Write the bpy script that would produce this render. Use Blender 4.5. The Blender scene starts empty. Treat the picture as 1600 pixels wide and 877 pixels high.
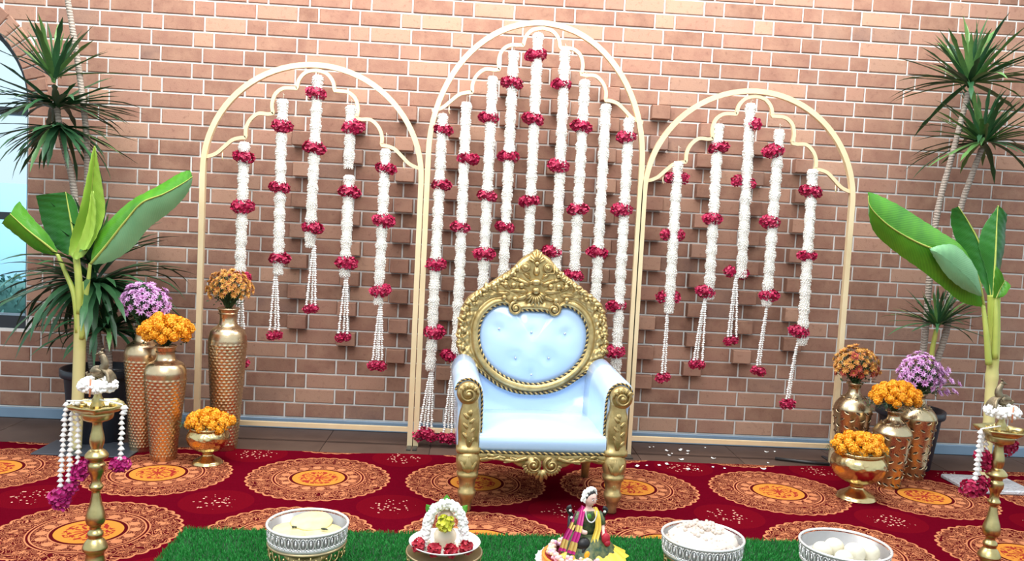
import bpy, math, random
from mathutils import Vector, Matrix, Euler, noise as mnoise

random.seed(7)
PI = math.pi
S = bpy.context.scene
COL = S.collection

# ---------------------------------------------------------------- camera
FPX = 1300.0
YAW, PITCH, ROLL = -0.04614, -0.066767, -0.051478
CAM = Vector((0.44090, -5.01382, 1.29388))
def _rot():
    Rz = Matrix.Rotation(YAW, 3, 'Z'); Rx = Matrix.Rotation(PITCH, 3, 'X')
    cr, sr = math.cos(ROLL), math.sin(ROLL)
    Ry = Matrix(((cr, 0, sr), (0, 1, 0), (-sr, 0, cr)))
    return Rz @ Rx @ Ry            # columns: right, forward, up
RC = _rot()
cam_data = bpy.data.cameras.new('camera')
cam = bpy.data.objects.new('camera', cam_data); COL.objects.link(cam)
cam_data.sensor_width = 36.0
cam_data.lens = FPX * 36.0 / 1600.0
cam_data.clip_start = 0.05
right, fwd, up = RC.col[0], RC.col[1], RC.col[2]
M = Matrix((right, up, -fwd)).transposed().to_4x4(); M.translation = CAM
cam.matrix_world = M
S.camera = cam
def at(px, py, Y):
    """the point at depth Y (metres before the brick wall) that was measured at a photo pixel"""
    d = RC @ Vector(((px - 800) / FPX, 1.0, -(py - 438.5) / FPX))
    return CAM + d * ((Y - CAM.y) / d.y)
def project(p):
    d = RC.transposed() @ (Vector(p) - CAM)
    return 800 + FPX * d.x / d.y, 438.5 - FPX * d.z / d.y

# ---------------------------------------------------------------- light
W = bpy.data.worlds.new('world'); S.world = W; W.use_nodes = True
nt = W.node_tree; nt.nodes.clear()
wo = nt.nodes.new('ShaderNodeOutputWorld'); bg = nt.nodes.new('ShaderNodeBackground')
tc = nt.nodes.new('ShaderNodeTexCoord'); sp = nt.nodes.new('ShaderNodeSeparateXYZ'); cr = nt.nodes.new('ShaderNodeValToRGB')
mr = nt.nodes.new('ShaderNodeMapRange'); mr.inputs[1].default_value = -1; mr.inputs[2].default_value = 1
nt.links.new(tc.outputs['Generated'], sp.inputs[0]); nt.links.new(sp.outputs[2], mr.inputs[0]); nt.links.new(mr.outputs[0], cr.inputs[0])
e = cr.color_ramp.elements
e[0].position = 0.40; e[0].color = (0.10, 0.09, 0.085, 1)
e[1].position = 1.0; e[1].color = (0.80, 0.90, 1.0, 1)
x = cr.color_ramp.elements.new(0.50); x.color = (0.66, 0.86, 0.97, 1)
x = cr.color_ramp.elements.new(0.62); x.color = (0.78, 0.93, 1.0, 1)
nt.links.new(cr.outputs[0], bg.inputs[0]); bg.inputs[1].default_value = 0.86
nt.links.new(bg.outputs[0], wo.inputs[0])
def area_light(name, loc, target, sx, sy, power, color):
    ld = bpy.data.lights.new(name, 'AREA'); ld.shape = 'RECTANGLE'; ld.size = sx; ld.size_y = sy
    ld.energy = power; ld.color = color
    o = bpy.data.objects.new(name, ld); COL.objects.link(o); o.location = loc
    o.rotation_euler = (Vector(target) - Vector(loc)).to_track_quat('-Z', 'Y').to_euler()
    return o
area_light('overhead_light', (0.6, -1.15, 3.7), (0.6, -0.45, 1.4), 5.5, 0.8, 175, (1.0, 0.97, 0.95))
area_light('courtyard_fill_light', (-4.2, 1.7, 5.2), (-4.2, 3.6, .8), 5.0, 1.6, 420, (.95, .98, 1.0))  # unseen area light added to brighten the wall outside the window
area_light('overhead_light', (-0.3, -4.8, 4.2), (0.8, -0.6, 0.6), 3.0, 2.0, 135, (1.0, 0.98, 0.97))  # added front fill from above the camera; no lamp known there
S.view_settings.view_transform = 'Standard'
S.view_settings.look = 'None'
S.view_settings.exposure = 0.42
S.view_settings.gamma = 1.0

# ---------------------------------------------------------------- helpers
class MB:
    def __init__(s): s.v = []; s.f = []; s.m = []
    def add(s, vs, fs, m=0):
        b = len(s.v); s.v.extend([tuple(v) for v in vs]); s.f.extend([tuple(b + i for i in f) for f in fs]); s.m.extend([m] * len(fs))
    def box(s, lo, hi, m=0, xf=None):
        (a, b, c), (d, e2, f) = lo, hi
        vs = [Vector(p) for p in ((a,b,c),(d,b,c),(d,e2,c),(a,e2,c),(a,b,f),(d,b,f),(d,e2,f),(a,e2,f))]
        if xf: vs = [xf @ v for v in vs]
        s.add(vs, [(0,3,2,1),(4,5,6,7),(0,1,5,4),(1,2,6,5),(2,3,7,6),(3,0,4,7)], m)
    def rbox(s, lo, hi, b, m=0, xf=None):
        """box with chamfered edges"""
        lo = Vector(lo); hi = Vector(hi); vs = []; idx = {}
        def V(p):
            k = tuple(round(c, 6) for c in p)
            if k not in idx: idx[k] = len(vs); vs.append(Vector(p))
            return idx[k]
        fs = []; c = (lo + hi) / 2
        def face(pts):
            q = [Vector(p) for p in pts]; n = (q[1] - q[0]).cross(q[2] - q[0]); mid = sum(q, Vector()) / len(q)
            if n.dot(mid - c) < 0: q.reverse()
            fs.append(tuple(V(p) for p in q))
        for ax in range(3):
            u, w = (ax + 1) % 3, (ax + 2) % 3
            for sg in (0, 1):
                pts = []
                for su, sw in ((0,0),(1,0),(1,1),(0,1)):
                    p = [0,0,0]; p[ax] = (hi if sg else lo)[ax]; p[u] = hi[u]-b if su else lo[u]+b; p[w] = hi[w]-b if sw else lo[w]+b; pts.append(p)
                face(pts)
            for su in (0, 1):
                for sw in (0, 1):
                    pts = []
                    for e0, e1 in ((0,0),(1,0),(1,1),(0,1)):
                        p = [0,0,0]; p[ax] = hi[ax]-b if e0 else lo[ax]+b
                        if e1: p[u] = hi[u] if su else lo[u]; p[w] = hi[w]-b if sw else lo[w]+b
                        else: p[u] = hi[u]-b if su else lo[u]+b; p[w] = hi[w] if sw else lo[w]
                        pts.append(p)
                    face([pts[0], pts[1], pts[2], pts[3]])
        for sx in (0,1):
            for sy in (0,1):
                for sz in (0,1):
                    P = [hi[0] if sx else lo[0], hi[1] if sy else lo[1], hi[2] if sz else lo[2]]
                    I = [hi[0]-b if sx else lo[0]+b, hi[1]-b if sy else lo[1]+b, hi[2]-b if sz else lo[2]+b]
                    face([(P[0],I[1],I[2]),(I[0],P[1],I[2]),(I[0],I[1],P[2])])
        if xf: vs = [xf @ v for v in vs]
        s.add(vs, fs, m)
    def tube(s, path, r, n=8, closed=False, m=0, phase=0.0, flat=None):
        P = [Vector(p) for p in path]; N = len(P); rs = r if isinstance(r, (list, tuple)) else [r] * N
        T = []
        for i in range(N):
            if closed: t = P[(i+1) % N] - P[i-1]
            else: t = P[min(i+1, N-1)] - P[max(i-1, 0)]
            T.append(t.normalized() if t.length > 1e-9 else Vector((0,0,1)))
        a = flat if flat else (Vector((0,1,0)) if abs(T[0].y) < .9 else Vector((1,0,0)))
        U = (a - T[0] * a.dot(T[0])).normalized(); vs = []
        for i in range(N):
            U = (U - T[i] * U.dot(T[i]))
            U = U.normalized() if U.length > 1e-6 else T[i].orthogonal().normalized()
            B = T[i].cross(U)
            for k in range(n):
                an = 2 * PI * k / n + phase
                vs.append(P[i] + (U * math.cos(an) + B * math.sin(an)) * rs[i])
        fs = []
        for i in range(N if closed else N - 1):
            j = (i + 1) % N
            for k in range(n):
                k2 = (k + 1) % n; fs.append((i*n+k, i*n+k2, j*n+k2, j*n+k))
        if not closed:
            fs.append(tuple(range(n))[::-1]); fs.append(tuple((N-1)*n + k for k in range(n)))
        s.add(vs, fs, m)
    def lathe(s, prof, n=32, c=(0,0,0), m=0, rad=None, axis='Z'):
        vs = []; c = Vector(c)
        for i, (r, z) in enumerate(prof):
            for k in range(n):
                an = 2 * PI * k / n; rr = rad(r, z, an) if rad else r
                if axis == 'Z': vs.append(c + Vector((rr*math.cos(an), rr*math.sin(an), z)))
                else: vs.append(c + Vector((rr*math.cos(an), -z, rr*math.sin(an))))
        fs = []
        for i in range(len(prof) - 1):
            for k in range(n):
                k2 = (k+1) % n; fs.append((i*n+k, i*n+k2, (i+1)*n+k2, (i+1)*n+k))
        if prof[0][0] > 1e-5: fs.append(tuple(range(n))[::-1])
        if prof[-1][0] > 1e-5: fs.append(tuple((len(prof)-1)*n+k for k in range(n)))
        s.add(vs, fs, m)
    def ball(s, c, r, seg=12, rings=8, m=0, xf=None):
        rx, ry, rz = r if isinstance(r, (tuple, list)) else (r, r, r); c = Vector(c)
        vs = []
        for i in range(rings + 1):
            th = PI * i / rings
            for k in range(seg):
                an = 2 * PI * k / seg
                p = Vector((rx*math.sin(th)*math.cos(an), ry*math.sin(th)*math.sin(an), rz*math.cos(th)))
                if xf: p = xf @ p
                vs.append(c + p)
        fs = []
        for i in range(rings):
            for k in range(seg):
                k2 = (k+1) % seg; fs.append((i*seg+k, (i+1)*seg+k, (i+1)*seg+k2, i*seg+k2))
        s.add(vs, fs, m)
    def loft(s, rings, m=0, caps=True):
        n = len(rings[0]); vs = [p for r in rings for p in r]; fs = []
        for i in range(len(rings) - 1):
            for k in range(n):
                k2 = (k+1) % n; fs.append((i*n+k, i*n+k2, (i+1)*n+k2, (i+1)*n+k))
        if caps: fs.append(tuple(range(n))[::-1]); fs.append(tuple((len(rings)-1)*n+k for k in range(n)))
        s.add(vs, fs, m)
    def grid(s, rows, m=0):
        n = len(rows[0]); vs = [p for r in rows for p in r]; fs = []
        for i in range(len(rows)-1):
            for k in range(n-1): fs.append((i*n+k, i*n+k+1, (i+1)*n+k+1, (i+1)*n+k))
        s.add(vs, fs, m)
    def mesh(s, name, mats, smooth=True):
        me = bpy.data.meshes.new(name); me.from_pydata(s.v, [], s.f)
        for q in (mats if isinstance(mats, (list, tuple)) else [mats]): me.materials.append(q)
        if any(s.m): me.polygons.foreach_set('material_index', s.m)
        me.polygons.foreach_set('use_smooth', [smooth] * len(s.f))
        me.update(); return me
    def build(s, name, mats, parent=None, smooth=True, loc=None, **kw):
        return put(s.mesh(name, mats, smooth), name, parent, loc, **kw)
def put(me, name, parent=None, loc=None, rot=None, scale=None, mtx=None):
    o = bpy.data.objects.new(name, me); COL.objects.link(o)
    if parent: o.parent = parent
    if mtx is not None: o.matrix_local = mtx
    else:
        if loc is not None: o.location = loc
        if rot is not None: o.rotation_euler = rot
        if scale is not None: o.scale = scale if isinstance(scale, (tuple, list)) else (scale,) * 3
    return o
def tag(o, label, cat, group=None):
    o['label'] = label; o['category'] = cat
    if group: o['group'] = group
    return o
def thing(name, label, cat, loc=(0,0,0), rz=0, group=None):
    o = bpy.data.objects.new(name, None); COL.objects.link(o); o.location = loc; o.rotation_euler = (0, 0, rz)
    o.empty_display_size = 0.05
    return tag(o, label, cat, group)
def struct(o): o['kind'] = 'structure'; return o
def stuff(o): o['kind'] = 'stuff'; return o
def crom(pts, k=6, closed=False):
    P = [Vector(p) for p in pts]; n = len(P); out = []
    for i in range(n if closed else n - 1):
        if closed: a, b, c, d = P[i-1], P[i], P[(i+1) % n], P[(i+2) % n]
        else: a, b, c, d = P[max(i-1,0)], P[i], P[i+1], P[min(i+2,n-1)]
        for j in range(k):
            t = j / k
            out.append(0.5 * ((2*b) + (c-a)*t + (2*a-5*b+4*c-d)*t*t + (3*b-a-3*c+d)*t**3))
    if not closed: out.append(P[-1])
    return out
def sring(cx, cy, rx, ry, z, n=20, p=2.0):
    r = []
    for k in range(n):
        a = 2*PI*k/n; c, sn = math.cos(a), math.sin(a)
        r.append(Vector((cx + rx*math.copysign(abs(c)**(2/p), c), cy + ry*math.copysign(abs(sn)**(2/p), sn), z)))
    return r
def aim(d, roll=0.0):
    """rotation taking +Z to d"""
    return Vector(d).to_track_quat('Z', 'Y').to_matrix() @ Matrix.Rotation(roll, 3, 'Z')
def U(a, b): return random.uniform(a, b)

# ---------------------------------------------------------------- materials
class NG:
    def __init__(s, name):
        s.mat = bpy.data.materials.new(name); s.mat.use_nodes = True; s.t = s.mat.node_tree; s.t.nodes.clear()
        s.out = s.n('ShaderNodeOutputMaterial'); s.b = s.n('ShaderNodeBsdfPrincipled'); s.l(s.b.outputs[0], s.out.inputs[0])
    def n(s, t, **kw):
        nd = s.t.nodes.new(t)
        for k, v in kw.items(): setattr(nd, k, v)
        return nd
    def l(s, a, b): s.t.links.new(a, b)
    def set(s, sock, v):
        if hasattr(v, 'is_linked') or isinstance(v, bpy.types.NodeSocket): s.l(v, sock)
        else: sock.default_value = v
    def math(s, op, a, b=0.0, c=None):
        nd = s.n('ShaderNodeMath', operation=op); s.set(nd.inputs[0], a); s.set(nd.inputs[1], b)
        if c is not None: s.set(nd.inputs[2], c)
        return nd.outputs[0]
    def mix(s, f, a, b, mode='MIX'):
        nd = s.n('ShaderNodeMix', data_type='RGBA', blend_type=mode)
        s.set(nd.inputs[0], f); s.set(nd.inputs[6], a if not isinstance(a, tuple) else (*a[:3], 1)); s.set(nd.inputs[7], b if not isinstance(b, tuple) else (*b[:3], 1))
        return nd.outputs[2]
    def ramp(s, f, stops, interp='LINEAR'):
        nd = s.n('ShaderNodeValToRGB'); nd.color_ramp.interpolation = interp; el = nd.color_ramp.elements
        while len(el) < len(stops): el.new(0.5)
        for q, (p, c) in zip(el, stops):
            q.position = p; q.color = (*c, 1) if isinstance(c, tuple) else (c, c, c, 1)
        s.l(f, nd.inputs[0]); return nd.outputs[0]
    def coord(s, which='Object'): return s.n('ShaderNodeTexCoord').outputs[which]
    def pos(s): return s.n('ShaderNodeNewGeometry').outputs['Position']
    def noise(s, vec, scale, detail=3, rough=.5, dist=0):
        nd = s.n('ShaderNodeTexNoise'); s.l(vec, nd.inputs['Vector']); nd.inputs['Scale'].default_value = scale
        nd.inputs['Detail'].default_value = detail; nd.inputs['Roughness'].default_value = rough; nd.inputs['Distortion'].default_value = dist
        return nd.outputs[0]
    def voro(s, vec, scale, feature='F1', out=0):
        nd = s.n('ShaderNodeTexVoronoi', feature=feature); s.l(vec, nd.inputs['Vector']); nd.inputs['Scale'].default_value = scale
        return nd.outputs[out]
    def bump(s, h, strength=.3, dist=.01):
        nd = s.n('ShaderNodeBump'); nd.inputs['Strength'].default_value = strength; nd.inputs['Distance'].default_value = dist
        s.l(h, nd.inputs['Height']); s.l(nd.outputs[0], s.b.inputs['Normal'])
    def p(s, **kw):
        for k, v in kw.items():
            k = {'color':'Base Color','rough':'Roughness','metal':'Metallic','spec':'Specular IOR Level','trans':'Transmission Weight','coat':'Coat Weight','sss':'Subsurface Weight','sheen':'Sheen Weight'}.get(k, k)
            if isinstance(v, tuple) and len(v) == 3: v = (*v, 1)
            s.set(s.b.inputs[k], v)
        return s
    def rnd(s):
        """random number for each object and each loose piece of a mesh"""
        a = s.n('ShaderNodeObjectInfo').outputs['Random']; b = s.n('ShaderNodeNewGeometry').outputs['Random Per Island']
        return s.math('FRACT', s.math('ADD', a, b))
def simple(name, c0, c1=None, rough=.5, metal=0.0, scale=12, bump=None, rnd=0.0, **kw):
    g = NG(name); co = g.coord()
    c1 = c1 or tuple(v*.8 for v in c0)
    f = g.noise(co, scale, 3)
    f = g.ramp(f, [(.3, 0.0), (.7, 1.0)])
    if rnd: f = g.mix(rnd, f, g.rnd())
    col = g.mix(f, c0, c1); g.p(color=col, rough=rough, metal=metal, **kw)
    if bump: g.bump(g.noise(co, bump[0], 4), bump[1], bump[2] if len(bump) > 2 else .005)
    return g.mat
def mk_brick():
    g = NG('fired_clay_brick'); P = g.pos(); r = g.rnd()
    base = g.ramp(r, [(0,(.195,.098,.067)),(.25,(.265,.136,.096)),(.5,(.225,.112,.079)),(.75,(.325,.172,.124)),(.9,(.43,.255,.175)),(1,(.19,.11,.088))])
    n1 = g.noise(P, 9, 5, .6); col = g.mix(g.ramp(n1, [(.35,0.0),(.75,.75)]), base, (.37,.215,.145))
    n2 = g.noise(P, 38, 4, .6); col = g.mix(g.ramp(n2, [(.55,0.0),(.75,.5)]), col, (.15,.07,.05))
    n3 = g.noise(P, 2.2, 2); col = g.mix(g.ramp(n3, [(.6,0.0),(.85,.35)]), col, (.50,.36,.27))
    g.p(color=col, rough=.85, spec=.25); g.bump(g.noise(P, 120, 5, .65), .35, .004); return g.mat
def mk_mortar():
    g = NG('pale_mortar'); P = g.pos()
    g.p(color=g.mix(g.noise(P, 14, 4), (.74,.73,.70), (.58,.57,.54)), rough=.95, spec=.2); g.bump(g.noise(P, 160, 4), .4, .003); return g.mat
def mk_carpet():
    g = NG('red_medallion_carpet'); P = g.pos(); sx = g.n('ShaderNodeSeparateXYZ'); g.l(P, sx.inputs[0]); X, Y = sx.outputs[0], sx.outputs[1]
    X0 = g.math('ADD', X, .272)
    u = g.math('DIVIDE', g.math('ADD', X0, g.math('MULTIPLY', g.math('ADD', Y, .97), .03)), .773)
    v = g.math('DIVIDE', g.math('SUBTRACT', g.math('ADD', Y, .965), g.math('MULTIPLY', X0, .022)), .765)
    def cell(a): return g.math('MULTIPLY', g.math('SUBTRACT', g.math('FRACT', a), .5), .77)
    def polar(du):
        a = cell(g.math('ADD', u, du)); b = cell(g.math('ADD', v, du))
        r = g.math('SQRT', g.math('ADD', g.math('MULTIPLY', a, a), g.math('MULTIPLY', b, b)))
        return a, b, r, g.math('ARCTAN2', b, a)
    a, b, r, th = polar(.5)
    def lt(x, y): return g.math('LESS_THAN', x, y)
    def gt(x, y): return g.math('GREATER_THAN', x, y)
    def band(x, c, w): return lt(g.math('ABSOLUTE', g.math('SUBTRACT', x, c)), w)
    def AND(*q):
        o = q[0]
        for z in q[1:]: o = g.math('MULTIPLY', o, z)
        return o
    def OR(*q):
        o = q[0]
        for z in q[1:]: o = g.math('MAXIMUM', o, z)
        return o
    def petals(n, ph=0.0): return g.math('ABSOLUTE', g.math('SINE', g.math('ADD', g.math('MULTIPLY', th, n/2), ph)))
    red = (.088,.0012,.0065); tan = (.46,.155,.068); orange = (.56,.215,.035); dark = (.105,.004,.010)
    # lace: contour lines of a noise field read as scrollwork
    n1 = g.noise(P, 23, 1.0, .4, .5); l1 = OR(band(n1, .5, .0125), band(n1, .42, .011), band(n1, .58, .011), band(n1, .66, .011), band(n1,.34,.011))
    n2 = g.noise(P, 55, 1.0, .5, .8); l2 = OR(band(n2, .5, .022), band(n2, .62, .018), band(n2,.38,.018))
    edge = g.math('ADD', .336, g.math('MULTIPLY', petals(36), .014))
    col = g.mix(g.noise(P, 60, 3), red, (.110,.002,.009))
    disc = lt(r, edge); col = g.mix(disc, col, (.075,.0045,.007))
    outer = AND(disc, gt(r, .222), OR(l1, band(r, g.math('SUBTRACT', edge, .006), .005)))
    rose = AND(band(r, .272, .026), gt(petals(22), g.math('ADD', .30, g.math('MULTIPLY', g.math('ABSOLUTE', g.math('SUBTRACT', r, .272)), 20))))
    outer = OR(AND(outer, g.math('SUBTRACT', 1.0, rose)), AND(rose, OR(l2, gt(n2, .585))))
    mid = AND(lt(r, .200), gt(r, .140), OR(l2, AND(band(r, .168, .020), gt(petals(16), g.math('ADD', .45, g.math('MULTIPLY', g.math('ABSOLUTE', g.math('SUBTRACT', r, .168)), 22))))))
    rings = OR(band(r, .221, .0028), band(r, .206, .0035), band(r, .143, .003))
    col = g.mix(OR(outer, mid, rings), col, g.mix(g.noise(P, 18, 2), tan, (.55,.225,.105)))
    col = g.mix(AND(lt(r, .126), gt(r, -1.0)), col, orange)
    flow = AND(lt(r, .105), OR(AND(band(r, .078, .018), gt(n2, .50)), AND(lt(r, g.math('MULTIPLY', petals(12), .062)), gt(n2, .42)), lt(r, .014)))
    col = g.mix(flow, col, (.30,.03,.02))
    # sparse sprig of dots in the squares between the medallions
    a2, b2, r2, th2 = polar(0.0)
    col = g.mix(lt(r2, .16), col, (.125,.0025,.008))
    vd = g.voro(P, 52); dots = AND(lt(r2, g.math('ADD', .085, g.math('MULTIPLY', g.math('SINE', g.math('MULTIPLY', th2, 8)), .022))), lt(vd, .27))
    col = g.mix(dots, col, (.68,.38,.28))
    g.p(color=col, rough=1.0, spec=.0); g.bump(g.noise(P, 420, 3), .5, .004); return g.mat
def mk_hammer(name, c, rough=.27):
    g = NG(name); co = g.coord(); n = g.noise(co, 30, 3)
    g.p(color=g.mix(n, c, tuple(v*.75 for v in c)), metal=1.0, rough=g.math('ADD', rough-.08, g.math('MULTIPLY', n, .2)))
    g.bump(g.noise(co, 60, 2), .15, .003); return g.mat
def mk_throne_gold():
    g = NG('antique_gold_paint'); co = g.coord(); n = g.noise(co, 22, 5, .6)
    col = g.mix(g.ramp(n, [(.35,0.0),(.7,1.0)]), (.60,.44,.19), (.36,.245,.09))
    g.p(color=col, metal=.75, rough=.36); g.bump(g.noise(co, 70, 4), .2, .004); return g.mat
def mk_bananaleaf(name, c0, c1, rough):
    g = NG(name); co = g.coord('UV'); s1 = g.n('ShaderNodeSeparateXYZ'); g.l(co, s1.inputs[0])
    w = g.math('SINE', g.math('MULTIPLY', g.math('ADD', s1.outputs[1], g.math('MULTIPLY', g.math('ABSOLUTE', g.math('SUBTRACT', s1.outputs[0], .5)), .25)), 330))
    f = g.math('ADD', g.math('MULTIPLY', w, .09), g.noise(g.coord(), 7, 4))
    g.p(color=g.mix(g.ramp(f, [(.3,0.0),(.8,1.0)]), c0, c1), rough=rough, spec=.45); g.bump(w, .06, .003)
    return g.mat

m_brick = mk_brick(); m_mortar = mk_mortar(); m_carpet = mk_carpet()
m_tile = simple('brown_floor_tile', (.088,.050,.034), (.062,.034,.023), rough=.6, scale=5, bump=(40,.05))
m_grout = simple('dark_grout', (.06,.045,.04))
m_skirt = simple('blue_grey_skirting', (.20,.285,.38), (.17,.25,.34), rough=.35, scale=6)
m_frame = simple('dark_window_frame', (.022,.028,.036), rough=.4)
m_arch = simple('champagne_gold_metal', (.84,.69,.43), (.78,.61,.36), rough=.33, metal=.35, scale=8)
m_black = simple('black_steel', (.022,.020,.020), rough=.45)
m_slate = simple('slate_grey_plate', (.055,.065,.08), rough=.4)
m_jas = simple('jasmine_buds', (.95,.94,.89), (.90,.88,.80), rough=.7, scale=60, rnd=.5)
m_jas2 = simple('white_jasmine', (.94,.93,.90), (.88,.87,.82), rough=.7, scale=60, rnd=.5)
m_rose = simple('crimson_rose_petals', (.50,.006,.075), (.26,.002,.034), rough=.55, scale=50, rnd=.6)
m_mag = simple('magenta_rose_petals', (.55,.012,.21), (.32,.006,.10), rough=.55, scale=50, rnd=.6)
m_red = simple('red_rose_petals', (.55,.012,.035), (.33,.004,.02), rough=.55, scale=60, rnd=.5)
m_thread = simple('cotton_thread', (.55,.50,.40))
m_vinyl = NG('sky_tinted_white_vinyl'); m_vinyl.p(color=m_vinyl.mix(m_vinyl.noise(m_vinyl.coord(), 3, 2), (.50,.67,.89), (.45,.62,.86)), rough=.17, spec=.5, coat=.3)  # white vinyl with the sky's blue reflection mixed into its colour
m_vinyl.bump(m_vinyl.noise(m_vinyl.coord(), 14, 2), .10, .012); m_vinyl = m_vinyl.mat
m_gold = mk_throne_gold()
m_rgold = simple('gold_rope', (.60,.42,.16), (.45,.30,.10), rough=.5, metal=.3)
m_rdark = simple('black_rope', (.025,.022,.016), rough=.6)
m_crys = simple('clear_button', (.55,.60,.66), rough=.08, metal=.7)
m_vase = mk_hammer('copper_gold_metal', (.80,.59,.36))
m_vase2 = mk_hammer('antique_gold_metal', (.66,.52,.32), .26)
m_bowlg = mk_hammer('bright_gold_metal', (.78,.59,.29), .2)
m_hole_shade = simple('hole_shade', (.035,.020,.010), rough=.8)  # dark colour standing in for the shade inside holes and vase mouths
m_brass = simple('brass', (.60,.48,.22), (.46,.36,.15), rough=.32, metal=1.0, scale=30, bump=(90,.12,.003))
m_oldb = simple('tarnished_brass', (.30,.24,.15), (.14,.11,.07), rough=.45, metal=.8, scale=40, bump=(60,.4,.006))
m_silver = simple('silver_metal', (.90,.89,.87), (.80,.79,.76), rough=.25, metal=.5, scale=30)
m_marig = simple('orange_marigold', (.92,.43,.010), (.80,.27,.005), rough=.6, scale=50, rnd=.5)
m_purp = simple('lilac_petals', (.74,.48,.72), (.50,.15,.46), rough=.6, scale=40, rnd=.75)
m_purpd = simple('plum_centre', (.22,.03,.17), rough=.6)
m_rust = simple('rust_petals', (.66,.36,.06), (.34,.065,.02), rough=.65, scale=30, rnd=.8)
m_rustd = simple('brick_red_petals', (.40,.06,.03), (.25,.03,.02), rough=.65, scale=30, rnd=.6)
m_rustc = simple('golden_bloom_centre', (.55,.30,.03), rough=.7)
m_fol = simple('dark_foliage', (.035,.085,.022), (.015,.040,.012), rough=.6, rnd=.6)
m_drac = simple('dracaena_leaf', (.036,.125,.042), (.014,.055,.024), rough=.38, rnd=.65, scale=20)
m_dracl = simple('pale_dracaena_leaf', (.14,.27,.07), (.05,.15,.045), rough=.4, rnd=.6, scale=20)
m_trunk = NG('ringed_grey_trunk'); _co = m_trunk.pos(); _s = m_trunk.n('ShaderNodeSeparateXYZ'); m_trunk.l(_co, _s.inputs[0])
_w = m_trunk.math('SINE', m_trunk.math('MULTIPLY', m_trunk.math('ADD', _s.outputs[2], m_trunk.math('MULTIPLY', m_trunk.noise(_co, 30, 2), .02)), 420))
m_trunk.p(color=m_trunk.mix(m_trunk.math('MULTIPLY_ADD', _w, .35, .45), (.42,.36,.30), (.22,.17,.14)), rough=.85); m_trunk.bump(_w, .4, .004); m_trunk = m_trunk.mat
m_stemy = simple('yellow_green_stem', (.50,.48,.10), (.32,.38,.07), rough=.5)
m_pot = simple('navy_black_plastic', (.014,.018,.028), (.010,.012,.018), rough=.4)
m_soil = simple('potting_soil', (.05,.035,.02), rough=.95, bump=(80,.8,.01))
m_bantop = mk_bananaleaf('banana_leaf_upper', (.10,.34,.022), (.045,.20,.016), .32)
m_bandeep = mk_bananaleaf('banana_leaf_upper_dark', (.030,.17,.022), (.014,.095,.016), .35)  # darker copy of the upper leaf green, for the leaves at the back
m_banbot = mk_bananaleaf('banana_leaf_underside', (.20,.42,.20), (.13,.32,.14), .5)
m_bany = mk_bananaleaf('young_banana_leaf', (.42,.62,.10), (.30,.52,.07), .42)
m_banrib = simple('banana_midrib', (.50,.56,.12), (.38,.48,.09), rough=.45)
m_banst = NG('banana_stem'); _s = m_banst.n('ShaderNodeSeparateXYZ'); m_banst.l(m_banst.coord(), _s.inputs[0])
_f = m_banst.math('ADD', m_banst.math('MULTIPLY', _s.outputs[2], 1.0), m_banst.math('MULTIPLY', m_banst.noise(m_banst.coord(), 16, 4), .25))
m_banst.p(color=m_banst.ramp(_f, [(.2,(.62,.55,.28)),(.65,(.66,.60,.25)),(.85,(.52,.56,.13)),(1.0,(.42,.52,.09))]), rough=.45); m_banst = m_banst.mat
m_grass = simple('artificial_grass_blades', (.012,.19,.028), (.030,.31,.050), rough=.55, rnd=.9)
m_matb = simple('grass_mat_backing', (.006,.045,.010), rough=.9)

# ================================================================ SETTING
CH = 0.09034; SK = 0.065; PER = 0.6
WX, WR, WZ0, WZ1 = -2.195, 0.55, 0.53, 1.85          # window: right jamb, arch radius, sill height, spring height
WC = WX - WR
RING = 0.125
def in_window(x, z, g=0.0):
    """inside the window opening grown by g"""
    if z < WZ0: return False
    if z <= WZ1: return abs(x - WC) < WR + g
    return math.hypot(x - WC, z - WZ1) < WR + g
# mortar body: a 0.2 m thick wall with the window opening cut out
mb = MB(); y0, y1 = 0.007, 0.22
XL, XR, ZT = -3.9, 4.6, 3.05
def slab(x0, z0, x1, z1): mb.box((x0, y0, z0), (x1, y1, z1))
slab(WX, 0, XR, ZT); slab(XL, 0, WX, WZ0); slab(XL, WZ0, WX - 2*WR, ZT)
N = 24
arc = [(WC + WR*math.cos(PI*i/N), WZ1 + WR*math.sin(PI*i/N)) for i in range(N + 1)]
for i in range(N):
    (xa, za), (xb, zb) = arc[i], arc[i+1]
    vs = [(xb,y0,zb),(xa,y0,za),(xa,y0,ZT),(xb,y0,ZT),(xb,y1,zb),(xa,y1,za),(xa,y1,ZT),(xb,y1,ZT)]
    mb.add(vs, [(0,1,2,3),(7,6,5,4),(0,4,5,1)])
wall = struct(mb.build('wall_back', m_mortar, smooth=False))

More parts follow.
